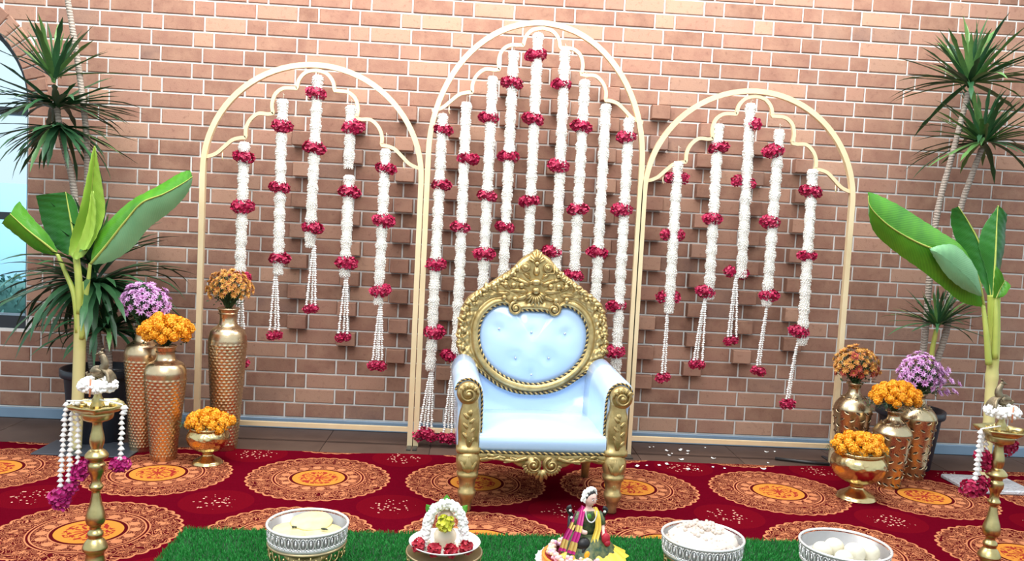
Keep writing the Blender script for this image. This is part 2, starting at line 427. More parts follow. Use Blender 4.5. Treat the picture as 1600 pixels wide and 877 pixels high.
def brick_geo(m, x0, x1, z0, z1, proud, b=.0035):
    """front face proud of the wall by -y, chamfered arrises, 18 triangles"""
    yf = -proud; yb = 0.010
    vs = [(x0+b,yf,z0+b),(x1-b,yf,z0+b),(x1-b,yf,z1-b),(x0+b,yf,z1-b),
          (x0,yf+b,z0),(x1,yf+b,z0),(x1,yf+b,z1),(x0,yf+b,z1), (x0,yb,z0),(x1,yb,z0),(x1,yb,z1),(x0,yb,z1)]
    fs = [(0,1,2,3)]
    for k in range(4):
        k2 = (k+1) % 4; fs += [(4+k,4+k2,k2,k),(8+k,8+k2,4+k2,4+k)]
    m.add(vs, fs)
J = 0.010
bricks = []                                            # x0, x1, z0, z1, proud, key
def add_cell(x0, x1, z0, z1, proud=0.0, force=False):
    x0 += J/2; x1 -= J/2
    if x1 - x0 < .025: return
    zm = (z0 + z1) / 2
    for z in (zm + .022,):                             # trim against the arch ring and the jamb
        if z > WZ0 + .02 and x0 < WX:
            if z <= WZ1: lim = WX
            else:
                q = (WR + RING)**2 - (z - WZ1)**2
                lim = WC + math.sqrt(q) if q > 0 else -99
            if lim > x0 and x1 > WC: x0 = max(x0, lim + J/2)
    if x1 - x0 < .025: return
    if z1 > WZ0 + .02 and x0 < WX - 2*WR - .2: pass
    cx, cy = project(((x0+x1)/2, 0, zm)); a = project((x0, 0, z0)); b = project((x1, 0, z1))
    vis = max(0, min(b[0], 1600) - max(a[0], 0)) * max(0, min(a[1], 877) - max(b[1], 0))
    if 735 < cx < 935 and cy > 480: vis = 0            # behind the throne
    bricks.append((x0, x1, z0 + J/2 - .0, z1 - J/2, proud, vis + (1e6 if force else 0)))
DIA = {0:(3,25),1:(4,24),2:(5,23),3:(6,22),4:(7,21),5:(8,20)}   # projecting headers form a hexagon round x = 0.9
for c in range(-6, 27):
    z0 = SK + (26 - c) * CH; z1 = z0 + CH
    off = 0.0 if c % 2 == 0 else 0.3
    jx = U(-.006, .006); jend = (-2.1 if c % 2 == 0 else -2.04) + jx
    for k in range(-8, 9):
        base = k * PER + off + jx
        for kind, a, b in (('h', -.06, .06), ('s', .06, .3), ('s', .3, .54)):
            x0, x1 = base + a, base + b
            if x0 > XR - .02 or x1 < XL + .02: continue
            x0 = max(x0, XL); x1 = min(x1, XR)
            proud = U(-.001, .002); force = False
            if kind == 'h':
                j = round(((k * PER + off) - 0.9) / 0.3)
                if abs(j) in DIA:
                    s0, s1 = DIA[abs(j)]
                    if s0 <= c <= s1: proud = .055; force = True
            if WZ0 + .03 < z0 and z1 < WZ1 + .05 and x0 < jend:   # stacked closers down the jamb
                if x1 < jend + .05: continue
                x0 = jend
            if z1 > WZ0 + .02 and x1 < WX - .01 and in_window((x0+x1)/2, (z0+z1)/2, RING * (1 if z1 > WZ1 else 0)): continue
            if z1 > WZ0 + .02 and x1 <= WC: continue
            add_cell(x0, x1, z0, z1, proud, force)
    if z0 > WZ0 + .03 and z1 < WZ1 + .05: add_cell(WX, jend, z0, z1, U(0, .002))
bricks.sort(key=lambda q: -q[5])
NB = 286
cache = {}
for x0, x1, z0, z1, proud, key in bricks[:NB]:
    w = round(x1 - x0, 2); ck = (w, proud > .03)
    if ck not in cache:
        m = MB(); hw = w/2; brick_geo(m, -hw, hw, -(CH-J)/2, (CH-J)/2, .055 if ck[1] else 0); cache[ck] = m.mesh('brick', m_brick, False)
    put(cache[ck], 'brick', wall, ((x0+x1)/2, 0 if ck[1] else -proud, (z0+z1)/2))
m = MB()
for x0, x1, z0, z1, proud, key in bricks[NB:]: brick_geo(m, x0, x1, z0, z1, proud)
stuff(m.build('far_brickwork', m_brick, wall, smooth=False))
# radial bricks round the window arch
nv = 13; m = None
for i in range(nv):
    a0 = PI/2 * i / nv + .008; a1 = PI/2 * (i + 1) / nv - .008; m = MB()
    r0, r1 = WR + .004, WR + RING - .006; yf, yb, b = -.006, .010, .0035
    def pp(r, a, y): return (WC + r*math.cos(a), y, WZ1 + r*math.sin(a))
    db = b / r0
    vs = [pp(r0+b,a0+db,yf),pp(r1-b,a0+db,yf),pp(r1-b,a1-db,yf),pp(r0+b,a1-db,yf)] + [pp(r0,a0,yf+b),pp(r1,a0,yf+b),pp(r1,a1,yf+b),pp(r0,a1,yf+b)] + [pp(r0,a0,yb),pp(r1,a0,yb),pp(r1,a1,yb),pp(r0,a1,yb)]
    fs = [(0,1,2,3)]
    for k in range(4):
        k2 = (k+1) % 4; fs += [(4+k,4+k2,k2,k),(8+k,8+k2,4+k2,4+k)]
    m.add(vs, fs); m.build('brick', m_brick, wall, smooth=False)

# window
win = bpy.data.objects.new('window_1', None); COL.objects.link(win); win.location = (WC, .11, WZ0); struct(win)
def wl(x, y, z): return (x - WC, y - .11, z - WZ0)
m = MB(); path = [(WX - .03, .10, WZ0), (WX - .03, .10, WZ1)] + [(WC + (WR-.03)*math.cos(PI*i/N), .10, WZ1 + (WR-.03)*math.sin(PI*i/N)) for i in range(1, N)] + [(WX - 2*WR + .03, .10, WZ1), (WX - 2*WR + .03, .10, WZ0)]
m.tube([wl(*p) for p in path], .022, 4, phase=PI/4, flat=Vector((0,1,0)))
m.build('window_frame', m_frame, win, smooth=False)
m = MB(); m.box(wl(WX-2*WR, .02, WZ0), wl(WX, .14, WZ0+.075)); m.build('bottom_rail', m_frame, win, smooth=False)
for z in (1.79, 1.17):
    m = MB(); m.box(wl(WX-2*WR+.03, .07, z), wl(WX-.03, .13, z+.045)); m.build('transom', m_frame, win, smooth=False)
m = MB(); m.box(wl(WC-.02, .075, WZ0+.07), wl(WC+.02, .125, WZ1+WR-.04)); m.build('mullion', m_frame, win, smooth=False)
g = NG('window_glass'); g.p(color=(.93,.97,1.0), rough=.02, trans=1.0, **{'IOR': 1.05}); m_glass = g.mat
for (z0, z1) in ((WZ0+.075, 1.17), (1.215, 1.79), (1.835, WZ1)):
    for (xa, xb) in ((WX-2*WR+.04, WC-.02), (WC+.02, WX-.04)):
        m = MB(); m.box(wl(xa, .098, z0), wl(xb, .102, z1)); m.build('pane', m_glass, win, smooth=False)
m = MB(); vs = [wl(WC+(WR-.04)*math.cos(PI*i/N), y, WZ1+(WR-.04)*math.sin(PI*i/N)) for y in (.098,.102) for i in range(N+1)]
n1 = N + 1
m.add(vs, [tuple(range(n1)), tuple(range(n1, 2*n1))[::-1]] + [(i, n1+i, n1+(i+1) % n1, (i+1) % n1) for i in range(n1)])
m.build('pane', m_glass, win, smooth=False)
# outdoors seen through the window
m = MB(); m.box((-9, .22, -.06), (.5, 6, -.01)); struct(m.build('outside_ground', simple('outside_paving', (.30,.34,.34), rough=.8), smooth=False))
m = MB(); m.box((-9, 3.6, -.01), (.5, 3.8, 1.45)); tag(m.build('boundary_wall', simple('sky_blue_render', (.36,.66,.86), (.33,.62,.83), rough=.8, scale=2), smooth=False), 'sky-blue painted boundary wall outside the arched window', 'wall')
m = MB(); m.box((-8.5, 2.9, -.01), (0, 3.45, .12))
tag(m.build('planter_kerb', simple('kerb_concrete', (.35,.36,.34), rough=.9), smooth=False), 'low concrete kerb at the foot of the blue wall outside the window', 'kerb')
m = MB(); random.seed(3)
m.rbox((-8.4,3.0,.12), (-.4,3.38,.50), .05)
for i in range(5200):
    c = Vector((U(-7.5, -1.2), U(2.93, 3.3), U(.16, .55 + .03*math.sin(i)))); A = Euler((U(0,6),U(0,6),U(0,6))).to_matrix()
    m.add([c + A @ Vector(p) for p in ((-.028,0,0),(0,-.014,0),(.028,0,0),(0,.014,.006))], [(0,1,2,3)])
tag(stuff(m.build('clipped_hedge', simple('teal_green_hedge', (.05,.17,.15), (.03,.11,.10), rough=.7, rnd=.6))), 'low blue-green hedge along the blue wall outside the arched window', 'hedge')

# skirting
m = MB(); m.rbox((XL, -.014, 0), (XR, .006, SK - .004), .003); struct(m.build('baseboard_back', m_skirt, smooth=False))
# floor: a slab with a row of tiles laid on it along the wall
m = MB(); m.box((-4.6, -7.5, -.12), (5.2, .22, -.006)); floor = struct(m.build('floor', m_grout, smooth=False))
m = MB(); m.rbox((-.2985, -.2985, -.012), (.2985, .2985, .0), .0015); tile = m.mesh('floor_tile', m_tile, False)
for r_ in range(12):
    for k in range(16):
        if r_ > 1 and -4.3 < -4.3 + k*.6 < 5 and False: continue
        if r_ >= 2: continue
        put(tile, 'floor_tile', floor, (-4.26 + k*.6, -.316 - r_*.6, .0))
m = MB()
for r_ in range(2, 12):
    for k in range(16):
        x, y = -4.26 + k*.6, -.316 - r_*.6; m.box((x-.2985, y-.2985, -.012), (x+.2985, y+.2985, 0))
stuff(m.build('hidden_tiles', m_tile, floor, smooth=False))
# carpet with a gently wavering back edge
def edge_y(x): return -.478 + .008*math.sin(x*5.3) + .006*math.sin(x*13+1) + .033*(x-.4) * (1 if x > .4 else .9)
m = MB(); rows_t = []
nx = 150
xs = [-3.6 + 8.0*i/nx for i in range(nx+1)]
for (t, z) in ((0, .0), (0, .0045), (.004, .006), (.5, .006), (1, .006), (1.0, 0)):
    rows_t.append([Vector((x, edge_y(x)*(1-t) + (-3.6)*t, z)) for x in xs])
m.grid(rows_t); carpet = m.build('carpet', m_carpet, smooth=False)
tag(carpet, 'dark red carpet printed with round orange and tan medallions', 'carpet')
CZ = .006

# ================================================================ GRASS MAT
gx0, gx1, gy0, gy1 = -.665, 2.10, -2.75, -1.655
mat_root = thing('artificial_grass_mat', 'green artificial grass mat laid on the front of the red carpet', 'grass mat', (.72, -2.2, CZ))
def gl(x, y, z): return (x - .72, y + 2.2, z)
def gback(x): return gy1 + .036*(x - .6)
m = MB(); vs = [gl(gx0,gback(gx0),0),gl(gx1,gback(gx1),0),gl(gx1,gy0,0),gl(gx0+.06,gy0,0),gl(gx0,gback(gx0),.005),gl(gx1,gback(gx1),.005),gl(gx1,gy0,.005),gl(gx0+.06,gy0,.005)]
m.add(vs, [(0,1,2,3),(7,6,5,4),(0,4,5,1),(1,5,6,2),(2,6,7,3),(3,7,4,0)]); m.build('backing', m_matb, mat_root, smooth=False)
m = MB(); random.seed(11)
for i in range(52000):
    x = U(gx0, gx1); y = U(-2.32, 0); y = -2.32 + (gback(x) + 2.32) * random.random()
    h = U(.012, .022); an = U(0, 6.283); w = .0016; dx, dy = math.cos(an)*w, math.sin(an)*w; bx_, by_ = U(-.009,.009), U(-.010,.006)
    b = Vector(gl(x, y, .004))
    m.add([b + Vector((-dx,-dy,0)), b + Vector((dx,dy,0)), b + Vector((bx_*.4+dx*.8, by_*.4+dy*.8, h*.6)), b + Vector((bx_*.4-dx*.8, by_*.4-dy*.8, h*.6)), b + Vector((bx_, by_, h))],
          [(0,1,2,3),(3,2,4)])
stuff(m.build('grass_blades', m_grass, mat_root, smooth=False))

# ================================================================ ARCH FRAMES
AY = -.30
def arch(name_label, xc, top, wid, rise, sc, feet):
    r = thing('metal_arch_frame', name_label, 'arch', (xc, AY, 0), group='gold arch backdrop frames')
    h = wid/2; zs = top - rise; t = .0205
    pts = [(-h, 0, 0), (-h, 0, zs)] + [(-h*math.cos(PI*i/40), 0, zs + rise*math.sin(PI*i/40)) for i in range(1, 40)] + [(h, 0, zs), (h, 0, 0)]
    m = MB(); m.tube(pts, t, 4, phase=PI/4, flat=Vector((0,1,0))); m.build('outer_frame', m_arch, r, smooth=False)
    half = [(0,-.026),(.055,-.04),(.092,-.08),(.103,-.128)], [(.103,-.128),(.13,-.128)], [(.13,-.128),(.18,-.133),(.22,-.165),(.236,-.22),(.228,-.268)], [(.228,-.268),(.258,-.272)], [(.258,-.272),(.31,-.272),(.352,-.306),(.374,-.354),(.374,-.402)], [(.374,-.402),(.40,-.404)], [(.40,-.404),(.445,-.418),(.49,-.456),(.53,-.492),(.57,-.51),(h-.008,-.514)]
    pr_ = []
    for s_ in half:
        q = crom([(a, 0, top + b*sc) for a, b in s_], 5) if len(s_) > 2 else [Vector((a, 0, top + b*sc)) for a, b in s_]
        pr_ += q[(1 if pr_ else 0):]
    full = [Vector((-p.x, p.y, p.z)) for p in reversed(pr_)][:-1] + pr_
    m = MB(); m.tube(full, .0135, 4, phase=PI/4, flat=Vector((0,1,0))); m.build('scalloped_inner_arch', m_arch, r, smooth=False)
    m = MB(); m.box((-h+.012, -.012, .085), (h-.012, .012, .109)); m.build('bottom_bar', m_arch, r, smooth=False)
    for sg in (-1, 1):
        m = MB(); m.box((sg*h-.012+ (0 if sg>0 else -.0), -.10, 0), (sg*h+.012, .12, .006)); m.build('foot_plate', m_black, r, smooth=False)
    for sg in (-1, 1):
        m = MB(); x = sg*.50; zz = top - .50*sc; m.tube([(x,0,zz+.02),(x,-.004,zz-.012),(x+.006,-.006,zz-.03)], .003, 6); m.build('hook', m_arch, r)
    return r
arch('left gold arch frame, the one beside the tall hammered vases', -.482, 2.118, 1.205, .605, 1.04, 0)
arch('tallest gold arch frame, standing directly behind the throne', .757, 2.422, 1.205, .75, 1.0, 0)
arch('right gold arch frame, the one beside the pierced vases', 1.985, 2.118, 1.205, .605, 1.04, 0)

# ================================================================ GARLANDS
random.seed(5)
def strand(L, rad=.031):
    m = MB(); n = max(2, int(L / .0075)); m.tube([(0,0,0),(0,0,-L*.5),(0,0,-L)], rad*.72, 10)
    for i in range(n + 1):
        z = -L * i / n; rr = rad * (1 + .10*math.sin(i*.55) + U(-.07,.07)); k0 = U(0, 6.28)
        if i in (0, n): rr *= .8
        for k in range(12):
            a = k0 + 2*PI*k/12; c, s_ = math.cos(a), math.sin(a); r1 = rr * U(.92, 1.10); dz = U(-.010, -.001)
            bb = rad*.60; t = Vector((-s_, c, 0))
            base = Vector((c*bb, s_*bb, z)); q = base + Vector((c,s_,0))*(r1-bb)*.7
            tip = Vector((c*r1, s_*r1, z + dz)); w = .0062
            m.add([base + t*w*.5, base + Vector((0,0,-.005)), base - t*w*.5, q + t*w*.75 + Vector((0,0,dz*.5+.002)), q + Vector((0,0,dz*.5-.005)), q - t*w*.75 + Vector((0,0,dz*.5+.002)), tip],
                  [(0,1,4,3),(1,2,5,4),(2,0,3,5),(3,4,6),(4,5,6),(5,3,6)])
    return m.mesh('jasmine_strand', m_jas)
def petal_cluster(mt, rx, ry, rz, n, ps, seed, lobes=0.0):
    random.seed(seed); m = MB(); m.ball((0,0,0), (rx*.72, ry*.72, rz*.72), 10, 6)
    for i in range(n):
        z = 1 - 2*(i + .5)/n; a = i * 2.39996 + U(-.2,.2); s_ = math.sqrt(1 - z*z); d = Vector((s_*math.cos(a), s_*math.sin(a), z))
        k = 1 - lobes * (1 - abs(d.x))
        c = Vector((d.x*rx*.86, d.y*ry*.86*k, d.z*rz*.86*k)); nn = Vector((d.x/rx, d.y/ry, d.z/rz)).normalized()
        A = aim((nn + Vector((U(-.7,.7),U(-.7,.7),U(-.7,.7)))).normalized(), U(0,6.28)); w = ps * U(.8,1.2)
        P = [(-w*.5,0,-w*.12),(-w*.2,w*.42,.15*w),(w*.2,w*.42,.15*w),(w*.5,0,-w*.12),(.25*w,-w*.35,.10*w),(-.25*w,-w*.35,.10*w),(0,0,-w*.28)]
        vs = [c + nn*w*.30 + A @ Vector(p) for p in P]
        m.add(vs, [(0,1,6),(1,2,6),(2,3,6),(3,4,6),(4,5,6),(5,0,6)])
    return m.mesh('rose_band', mt)
band_me = [petal_cluster(m_rose, .062, .052, .036, 110, .021, 20+i, .18*(i % 3)) for i in range(5)]
tip_me = [petal_cluster(m_rose, .026, .026, .027, 40, .017, 40+i) for i in range(3)]
tipm_me = [petal_cluster(m_mag, .024, .024, .027, 40, .016, 50+i) for i in range(3)]
def string_me(L, spread, name='tassel_string', rb=.0092, step=.0125, mt=None):
    m = MB(); n = max(3, int(L/step)); path = []
    for i in range(n + 1):
        t = i/n; path.append(Vector((spread[0]*t**.8 + .0015*math.sin(i*1.7), spread[1]*t**.8, -L*t)))
    m.tube(path, .0022, 5)
    for i, p in enumerate(path[:-1]):
        rr = rb * U(.85, 1.15); zz = step*.95; k = 5
        vs = [p + Vector((rr*.35*math.cos(2*PI*j/k), rr*.35*math.sin(2*PI*j/k), 0)) for j in range(k)] + [p + Vector((rr*math.cos(2*PI*j/k), rr*math.sin(2*PI*j/k), -zz*.62)) for j in range(k)] + [p + Vector((0,0,-zz*1.0))]
        fs = [tuple(range(k))]
        for j in range(k): j2 = (j+1) % k; fs += [(j, k+j, k+j2, j2), (k+j, 2*k, k+j2)]
        m.add(vs, fs)
    return m.mesh(name, mt or m_jas2)
string_cache = {}
def get_string(L, sx, sy):
    k = (round(L, 1), round(sx, 2), round(sy, 2))
    if k not in string_cache: string_cache[k] = string_me(k[0], (k[1], k[2]))
    return string_cache[k]
GARL = [
('L1', (-0.864, 1.675), (-0.861, 0.845), (-0.845, 0.436), [(-0.865, 1.594), (-0.864, 1.318), (-0.863, 0.924)]),
('L2', (-0.661, 1.922), (-0.669, 0.952), (-0.665, 0.601), [(-0.66, 1.775), (-0.663, 1.435), (-0.65, 1.039)]),
('L3', (-0.473, 2.063), (-0.461, 1.113), (-0.466, 0.752), [(-0.48, 1.964), (-0.48, 1.665), (-0.472, 1.22)]),
('L4', (-0.284, 1.909), (-0.276, 0.953), (-0.281, 0.6), [(-0.269, 1.79), (-0.277, 1.431), (-0.279, 1.032)]),
('L5', (-0.084, 1.68), (-0.077, 0.81), (-0.084, 0.455), [(-0.079, 1.573), (-0.078, 1.28), (-0.08, 0.886)]),
('C1', (0.224, 1.892), (0.229, 0.447), (0.205, 0.067), [(0.229, 1.804), (0.235, 1.497), (0.223, 1.05), (0.233, 0.664)]),
('C2', (0.353, 1.963), (0.343, 0.407), (0.346, 0.056), [(0.379, 1.652), (0.35, 1.266), (0.33, 0.532)]),
('C3', (0.493, 2.113), (0.491, 0.525), (0.487, 0.153), [(0.479, 1.885), (0.493, 1.45), (0.495, 1.121), (0.495, 0.746)]),
('C4', (0.603, 2.26), (0.597, 0.603), (0.594, 0.232), [(0.602, 2.084), (0.601, 1.675), (0.603, 1.279), (0.599, 0.86)]),
('C5', (0.734, 2.366), (0.722, 0.609), (0.719, 0.237), [(0.726, 2.246), (0.73, 1.892), (0.733, 1.434), (0.724, 0.976)]),
('C6', (0.889, 2.284), (0.868, 0.615), (0.866, 0.244), [(0.878, 2.093), (0.885, 1.64), (0.875, 1.155), (0.871, 0.837)]),
('C7', (1.01, 2.125), (1.008, 0.622), (1.007, 0.25), [(1.003, 1.865), (1.011, 1.402), (1.007, 1.026)]),
('C8', (1.137, 1.998), (1.13, 0.553), (1.129, 0.18), [(1.135, 1.161), (1.132, 0.775)]),
('C9', (1.272, 1.927), (1.261, 0.41), (1.259, 0.072), [(1.26, 1.822), (1.26, 1.411), (1.263, 0.862), (1.268, 0.6)]),
('R1', (1.565, 1.699), (1.561, 0.839), (1.56, 0.453), [(1.567, 1.608), (1.562, 1.284), (1.563, 0.925)]),
('R2', (1.785, 1.924), (1.775, 0.927), (1.753, 0.536), [(1.794, 1.791), (1.785, 1.387), (1.772, 0.968)]),
('R3', (1.96, 2.049), (1.945, 1.061), (1.942, 0.682), [(1.987, 1.931), (1.954, 1.611), (1.958, 1.091)]),
('R4', (2.137, 1.911), (2.14, 0.904), (2.111, 0.522), [(2.108, 1.79), (2.119, 1.386), (2.147, 0.963)]),
('R5', (2.346, 1.698), (2.333, 0.689), (2.299, 0.334), [(2.344, 1.573), (2.35, 1.203), (2.335, 0.764)])]
GLAB = {
'L1':'jasmine and rose garland nearest the left post of the left arch', 'L2':'second jasmine and rose garland from the left in the left arch',
'L3':'middle and highest garland of the left arch, hung from its top lobe', 'L4':'fourth garland of the left arch, with a bare gap below its top rose band',
'L5':'rightmost jasmine and rose garland of the left arch',
'C1':'leftmost jasmine garland of the tall centre arch, with its full tassel showing', 'C2':'second garland from the left in the centre arch, running down beside the throne',
'C3':'third jasmine and rose garland from the left in the centre arch', 'C4':'fourth jasmine and rose garland from the left in the centre arch',
'C5':'middle and highest garland of the centre arch, ending behind the throne crest', 'C6':'sixth garland from the left in the centre arch, just right of the throne crest',
'C7':'third jasmine and rose garland from the right in the centre arch', 'C8':'second garland from the right in the centre arch, its upper half all white',
'C9':'rightmost jasmine garland of the centre arch, against its right post',
'R1':'leftmost garland of the right arch, with rose balls at both sides of the strand', 'R2':'second jasmine and rose garland from the left in the right arch',
'R3':'middle and highest garland of the right arch, with small off-centre roses', 'R4':'fourth jasmine and rose garland from the left in the right arch',
'R5':'rightmost and lowest-hanging garland of the right arch'}
GAPS = {'L2': [(.165, .185)], 'L4': [(.345, .385)]}
random.seed(9)
for gi, (nm, top, bot, tip, bands) in enumerate(GARL):
    r = thing('flower_garland', GLAB[nm], 'garland', (top[0], AY, top[1]), group={'L':'garlands of the left arch','C':'garlands of the centre arch','R':'garlands of the right arch'}[nm[0]])
    Lw = top[1] - bot[1]; tilt = math.atan2(bot[0] - top[0], Lw)
    hook = {'1':.09,'2':.035,'3':.03,'4':.035,'5':.09}.get(nm[1], .04) if nm[0] != 'C' else {'1':.012,'2':.045,'3':.05,'4':.04,'5':.03,'6':.035,'7':.05,'8':.04,'9':.012}[nm[1]]
    m = MB(); m.tube([(0,0,hook),(0.002,0,hook*.5),(0,0,-.01)], .0016, 5); m.tube([(0.012,-.006,hook-.012),(0,-.002,hook-.008)], .0012, 4); m.build('hanging_thread', m_thread, r)
    segs = []; z = 0.0
    for a, b in GAPS.get(nm, []): segs.append((z, a)); z = b
    segs.append((z, Lw))
    for a, b in segs:
        put(strand(b - a), 'jasmine_strand', r, (math.sin(tilt)*a, 0, -a), (0, tilt, 0))
    for bi, (bx, bz) in enumerate(bands):
        xr = bx - top[0]
        if nm == 'R1' or (nm, bi) in (('R3',1),('R3',2)):
            xl = (bz - top[1]) / -Lw * (bot[0]-top[0])
            for sg in (-1, 1): put(tip_me[(bi+gi) % 3], 'rose_ball', r, (xl + sg*.038, .008, bz - top[1] - (.012 if sg>0 and nm=='R3' else 0)), (U(0,6),U(0,6),U(0,6)), 1.15)
        elif nm == 'R3' and bi == 0: put(tip_me[0], 'rose_ball', r, (.026, -.022, bz - top[1]), (1,2,0), 1.25)
        else: put(random.choice(band_me), 'rose_band', r, (xr, 0, bz - top[1]), (U(-.15,.15), U(-.22,.22), U(-.4,.4)), U(.92, 1.06))
    tl = bot[1] - tip[1] - .02; big = nm in ('C1','C2')
    sp_ = .030 if big else (.022 if tl > .3 else .018); ns = 4 if big or nm == 'L5' else 3
    if nm in ('R1','R2','R4','R5'): ns = 2 if nm != 'R2' else 3
    dxb = tip[0] - bot[0]
    for k in range(ns):
        o_ = (k - (ns-1)/2) / max(1, (ns-1)/2) * sp_
        me = string_me(tl, (o_ + dxb, (.012 if k % 2 else -.012)))
        put(me, 'tassel_string', r, (bot[0] - top[0] + o_*.15, 0, bot[1] - top[1] + .01))
    for k in range(3 if big or nm == 'L5' else 2):
        o_ = (k - 1) * sp_ * 1.2 if (big or nm == 'L5') else (k - .5) * sp_ * 1.7
        put(tip_me[(k+gi) % 3], 'rose_tip', r, (tip[0]-top[0] + o_, U(-.01,.01), tip[1]-top[1] + U(-.004,.016)), (U(0,6),U(0,6),U(0,6)), 1.25 if big else U(.85, 1.0))

# ================================================================ THRONE
random.seed(21)
th = thing('throne_chair', 'ornate carved gold throne with pale glossy white upholstery, standing before the tall arch', 'throne', (.787, -1.35, CZ), .055)
BY = .53                                              # depth of the back's front face
inner_h = [(0,.857),(.05,.857),(.088,.846),(.112,.866),(.145,.884),(.19,.878),(.235,.846),(.265,.80),(.277,.735),(.262,.65),(.215,.578),(.145,.525),(.07,.496),(0,.487)]
outer_h = [(0,1.172),(.030,1.150),(.062,1.132),(.095,1.100),(.122,1.068),(.165,1.038),(.212,1.006),(.265,.966),(.318,.932),(.350,.900),(.374,.845),(.387,.77),(.384,.69),(.376,.628),(.335,.592),(.285,.560),(.232,.522),(.16,.474),(.08,.447),(0,.441)]
def outline(h): return h + [(-x, z) for x, z in h[-2:0:-1]]
OC = (0, .70)
def polar_r(poly, n):
    """radius of a star-shaped outline about OC for n angles"""
    P = [(p.x, p.z) for p in crom([(x, 0, z) for x, z in poly], 5, True)]; out = []
    for k in range(n):
        a = 2*PI*k/n + PI/2; dx, dz = math.cos(a), math.sin(a); best = 0
        for i in range(len(P)):
            x1, z1 = P[i-1][0]-OC[0], P[i-1][1]-OC[1]; x2, z2 = P[i][0]-OC[0], P[i][1]-OC[1]
            ex, ez = x2-x1, z2-z1; det = dx*(-ez) - dz*(-ex)
            if abs(det) < 1e-9: continue
            t = (x1*(-ez) - z1*(-ex)) / det; u = (dx*z1 - dz*x1) / det
            if -1e-6 <= u <= 1+1e-6 and t > best: best = t
        out.append(best)
    return out
NA = 240
ri = polar_r(outline(inner_h), NA); ro = polar_r(outline(outer_h), NA)
def opt(k, r, y): a = 2*PI*k/NA + PI/2; return Vector((OC[0] + r*math.cos(a), y + (OC[1]+r*math.sin(a)-.45)*.06, OC[1] + r*math.sin(a)))
rows = []; NT = 18
for t_ in range(NT + 1):
    t = t_/NT; row = []
    for k in range(NA):
        w = ro[k] - ri[k]; d = t*w; a = 2*PI*k/NA
        bead = max(0, 1 - ((d-.022)/.020)**2)**.5 * .020 if abs(d-.022) < .020 else 0
        h = .010 + bead
        if w > .06 and d > .046:
            q = (d - .046); e = min(1, q/.012) * min(1, (w-d)/.010+.15)
            wob = math.sin(a*34 + q*70) * math.sin(q*105 + a*9) + .6*math.sin(a*61 - q*130)
            k_ = .35 if abs((a + PI) % (2*PI) - PI) < 1.0 else 1.0; h = .012 + e*(.010 + .010*k_*wob)
        if t_ == NT: h = -.012
        row.append(opt(k, ri[k] + d, BY - h))
    row.append(row[0]); rows.append(row)
back = [opt(k, ro[k]*.985, BY + .035) for k in range(NA)]; back.append(back[0]); rows.append(back)
bin_ = [opt(k, ri[k], BY + .035) for k in range(NA)]; bin_.append(bin_[0]); rows.append(bin_)
m = MB(); m.grid(rows); bf = m.build('back_frame', m_gold, th)
# upholstered oval panel with tufts
BT = [(-.178,.759),(-.012,.749),(.160,.748),(-.088,.616),(.082,.620),(-.003,.534)]
rows = []
for t_ in range(15):
    t = t_/14; row = []
    for k in range(NA):
        p = opt(k, max(.0005, ri[k]*t + .002*t), 0); h = .040 * (1 - t**2.6)
        for bx, bz in BT:
            d2 = (p.x-bx)**2 + (p.z-bz)**2; h -= .010*math.exp(-d2/.0011)
        h += .0025*math.sin(p.x*26 + p.z*9)*math.sin(p.z*38)*(1-t)
        p.y += BY + .004 - h; row.append(p)
    row.append(row[0]); rows.append(row)
m = MB(); m.grid(rows[::-1]); pad = m.build('back_panel', m_vinyl, th)
btn = MB(); btn.ball((0,0,0), (.0065,.005,.0065), 10, 6); btn_me = btn.mesh('button', m_crys)
for bx, bz in BT: put(btn_me, 'button', pad, (bx, BY + (bz-.45)*.06 - .026, bz))
def rope(name, path, rr, parent, pitch=.026, closed=False):
    P = [Vector(p) for p in path]
    # resample evenly
    if closed: P = P + [P[0]]
    seg = [0]
    for a, b in zip(P, P[1:]): seg.append(seg[-1] + (b-a).length)
    n = int(seg[-1] / .0055); Q = []; j = 0
    for i in range(n + (0 if closed else 1)):
        s_ = seg[-1]*i/n
        while j < len(P)-2 and seg[j+1] < s_: j += 1
        Q.append(P[j].lerp(P[j+1], (s_-seg[j]) / max(1e-9, seg[j+1]-seg[j])))
    turns = max(1, round(seg[-1]/pitch/1.0))
    for mt, ph, nm in ((m_rgold, 0.0, 'gold_strand'), (m_rdark, PI, 'black_strand')):
        hp = []
        for i, q in enumerate(Q):
            T = ((Q[(i+1) % len(Q)] if closed or i < len(Q)-1 else q) - (Q[i-1] if closed or i > 0 else q)).normalized()
            a = Vector((0,1,0)) if abs(T.y) < .9 else Vector((1,0,0)); N_ = (a - T*a.dot(T)).normalized(); B = T.cross(N_)
            an = ph + 2*PI*turns*i/len(Q); hp.append(q + (N_*math.cos(an) + B*math.sin(an))*rr*.55)
        m = MB(); m.tube(hp, rr*.62, 6, closed=closed); o = m.build(nm, mt, parent)
rp = bpy.data.objects.new('panel_rope', None); COL.objects.link(rp); rp.parent = th
rope('r', [opt(k, ri[k] + .003, BY - .016) for k in range(0, NA, 2)], .0075, rp, closed=True)
rp = bpy.data.objects.new('frame_rope', None); COL.objects.link(rp); rp.parent = th
rope('r', [opt(k, ro[k] + .004, BY - .014) for k in range(75, 166, 2)], .0075, rp)
